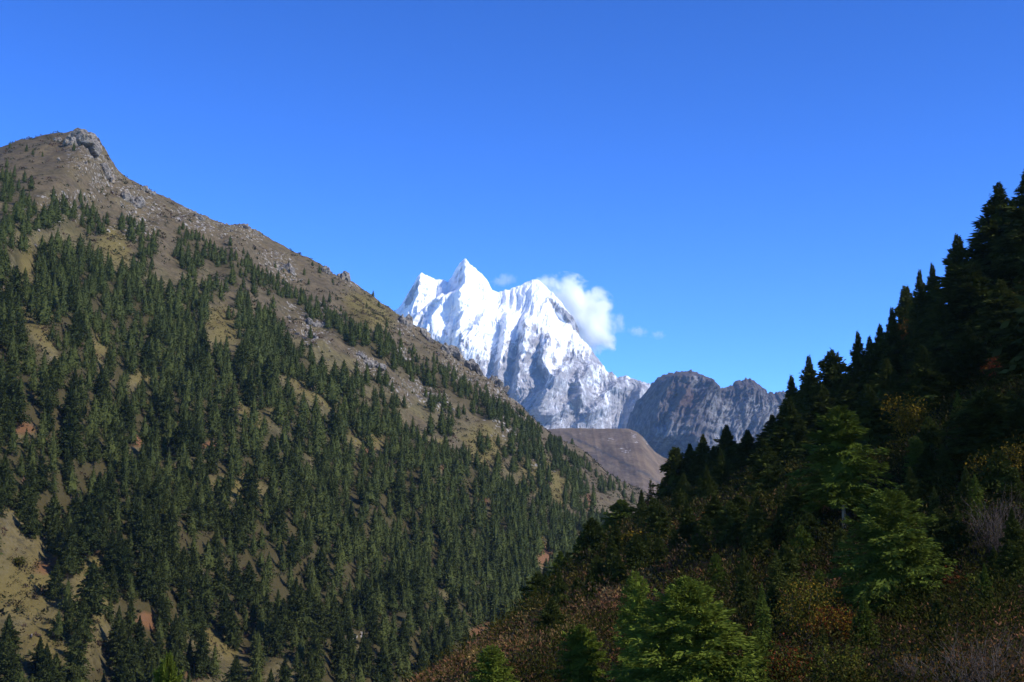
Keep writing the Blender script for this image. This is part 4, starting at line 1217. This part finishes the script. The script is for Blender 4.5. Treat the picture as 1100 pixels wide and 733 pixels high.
# dark conifers crowding the hollow, each standing where the slope shows its foot
def foot_at(px, py, y0=120, y1=345):
    Ys = np.arange(y0, y1, 2.0)
    t = unproj(np.full(len(Ys), px), np.full(len(Ys), py), Ys)
    d = np.abs(slope_z(t[:, 0], Ys) - t[:, 2])
    k = int(np.argmin(d)); return np.array([t[k, 0], Ys[k], float(slope_z(t[k, 0], Ys[k]))])
rg = np.random.RandomState(61)
hollow = [(575, 668), (590, 658), (604, 662), (618, 650), (632, 655), (640, 640), (655, 628), (668, 634), (682, 618), (697, 610), (712, 612), (726, 598), (742, 590), (758, 594), (775, 580), (792, 572), (810, 578), (735, 566), (700, 578), (665, 600), (640, 612), (612, 632), (835, 560), (870, 566), (760, 560)]
for k, (a_, b_) in enumerate(hollow):
    p_ = foot_at(a_ + rg.uniform(-4, 4), b_ + rg.uniform(-3, 3))
    v = NEAR[['bushy', 'fir', 'fir2', 'bushy', 'fir3'][k % 5]]
    h = (30 + 24 * rg.rand()) * p_[1] / 1528.0; s = h / v['H']
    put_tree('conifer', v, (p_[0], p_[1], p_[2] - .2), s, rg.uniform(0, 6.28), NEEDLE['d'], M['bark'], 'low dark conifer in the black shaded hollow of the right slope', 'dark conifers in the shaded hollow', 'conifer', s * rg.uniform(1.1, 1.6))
packed = [(760, 560, 60), (785, 600, 62), (815, 600, 66), (850, 575, 60), (870, 600, 50), (735, 560, 52), (710, 590, 46), (690, 575, 44), (775, 535, 54), (825, 540, 56), (800, 640, 54), (845, 640, 58), (875, 680, 56), (980, 560, 60), (1010, 610, 62), (1040, 560, 58), (1075, 540, 60), (1090, 610, 64), (960, 455, 56), (1000, 500, 56), (1060, 480, 56), (1090, 480, 60), (750, 610, 46), (830, 675, 50), (1000, 655, 50), (1070, 640, 56)]
for k, (a_, b_, hp_) in enumerate(packed):
    p_ = foot_at(a_, b_, 75, 345)
    v = NEAR[['fir2', 'bushy', 'fir', 'fir3', 'bushy'][k % 5]]
    h = hp_ * p_[1] / 1528.0; s = h / v['H']
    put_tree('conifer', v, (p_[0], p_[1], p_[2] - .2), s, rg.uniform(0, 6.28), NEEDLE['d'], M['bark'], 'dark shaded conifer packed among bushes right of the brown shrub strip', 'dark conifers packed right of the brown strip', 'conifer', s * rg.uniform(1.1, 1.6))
small = [(880, 640, 26), (925, 672, 22), (1005, 560, 30), (1040, 500, 34), (1085, 470, 36), (820, 600, 28), (780, 640, 22), (850, 600, 24), (1012, 640, 24), (1075, 590, 30), (970, 470, 26), (945, 500, 24), (1030, 455, 30), (880, 545, 26), (805, 545, 26), (770, 640, 34), (800, 662, 40), (835, 650, 44), (862, 612, 38), (838, 588, 36), (905, 610, 34), (930, 700, 44), (885, 718, 40), (1010, 690, 36), (1060, 660, 44), (1090, 640, 48), (1030, 600, 44), (1050, 560, 42), (1092, 560, 46), (780, 700, 30), (985, 520, 40), (1015, 530, 44)]
for k, (a_, b_, hp_) in enumerate(small):
    p_ = foot_at(a_, b_, 70, 345)
    v = NEAR[['young', 'fir', 'spindly', 'bushy', 'fir3'][k % 5]]
    h = hp_ * 1.3 * p_[1] / 1528.0; s = h / v['H']
    put_tree('conifer', v, (p_[0], p_[1], p_[2] - .2), s, rg.uniform(0, 6.28), NEEDLE['m' if k % 3 == 0 else 'd'], M['bark'], 'short dim conifer scattered among the shrubs of the right slope', 'short conifers among the right slope shrubs', 'conifer', s * rg.uniform(1.0, 1.5))

# thick shrubs, too many and too tangled to count
rg = np.random.RandomState(52)
n = 16000
x = rg.uniform(-10, 170, n); y = 60 + 270 * rg.rand(n) ** 0.8
z = slope_z(x, y)
a, b = proj(np.stack([x, y, z], -1))
lim = np.interp(a, [430, 560, 640, 720, 770, 1100], [999, 690, 630, 590, 900, 900])
sel = np.where((a > 560) & (a < 1130) & (b < 780) & ((b < lim) | (rg.rand(n) < 0.18)) & (fbm(x / 11.0, y / 11.0, 3) > -0.25))[0][:1500]
VV, CC = [], []
pals = [(0.030, 0.036, 0.011), (0.040, 0.042, 0.013), (0.050, 0.044, 0.015), (0.062, 0.044, 0.020), (0.075, 0.046, 0.024), (0.034, 0.044, 0.012), (0.085, 0.065, 0.02)]
for i in sel:
    r = rg.uniform(.9, 2.9); ls = 0.0017 * y[i] + 0.08; nl = 110
    VV.append(leaf_blob(rg, nl, r, r * rg.uniform(.9, 1.5), ls * 1.2, ls * .5) + np.array([x[i], y[i], z[i]]))
    c = np.array(pals[rg.randint(len(pals))]) * rg.uniform(.7, 1.2)
    CC.append(np.repeat(np.concatenate([np.repeat(c[None], nl, 0) * rg.uniform(.5, 1.4, (nl, 1)), np.ones((nl, 1))], 1), 4, 0))
V = np.concatenate(VV)
me = np_mesh('thicket', V, np.arange(len(V)).reshape(-1, 4), False, {'leaf_colour': ('FLOAT_COLOR', np.concatenate(CC))})
tag(add('thicket', me, M['leaf']), 'tangled dark green and brown thicket between the conifers of the right slope', 'thicket', kind='stuff')

# uncountable low growth of the right slope
rg = np.random.RandomState(44)
n = 40000
x = rg.uniform(-40, 150, n); y = 45 + 300 * rg.rand(n) ** 1.35
z = slope_z(x, y)
a, b = proj(np.stack([x, y, z], -1))
sel = np.where((a > 430) & (a < 1120) & (b < 790) & (b > 200))[0][:8500]
clump = fbm(x / 14.0, y / 14.0, 3)
VV, CC = [], []
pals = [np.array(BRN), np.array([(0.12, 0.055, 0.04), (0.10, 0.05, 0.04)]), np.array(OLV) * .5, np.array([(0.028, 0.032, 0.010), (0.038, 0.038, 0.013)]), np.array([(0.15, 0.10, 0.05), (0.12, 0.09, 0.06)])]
for i in sel:
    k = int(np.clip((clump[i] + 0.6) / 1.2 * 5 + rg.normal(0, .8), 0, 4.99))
    k = [0, 1, 4, 0, 1, 2][rg.randint(6)] if (abs(b[i] - np.interp(a[i], [430, 470, 560, 640, 700, 760, 820], [760, 735, 692, 648, 618, 588, 575])) < 32 + 14 * rg.normal() and a[i] < 800) else [2, 3, 3, 3, 3, 3, 1][rg.randint(7)]  # brown growth in the sunlit strip; dark colours elsewhere also stand in for shade
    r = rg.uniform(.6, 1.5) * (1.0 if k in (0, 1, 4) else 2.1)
    ls = (0.0016 * y[i] + 0.10)
    q = leaf_blob(rg, 64, r, r * 1.1, ls * 1.15, ls * .42) + np.array([x[i], y[i], z[i]])
    VV.append(q)
    c = pals[k][rg.randint(len(pals[k]))] * rg.uniform(.8, 1.2) * (1.7 if k in (0, 1, 4) else 1.0)  # strip's brown leaves brightened to look sunlit
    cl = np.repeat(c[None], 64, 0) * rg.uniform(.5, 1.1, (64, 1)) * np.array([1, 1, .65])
    CC.append(np.repeat(np.concatenate([cl, np.ones((64, 1))], 1), 4, 0))
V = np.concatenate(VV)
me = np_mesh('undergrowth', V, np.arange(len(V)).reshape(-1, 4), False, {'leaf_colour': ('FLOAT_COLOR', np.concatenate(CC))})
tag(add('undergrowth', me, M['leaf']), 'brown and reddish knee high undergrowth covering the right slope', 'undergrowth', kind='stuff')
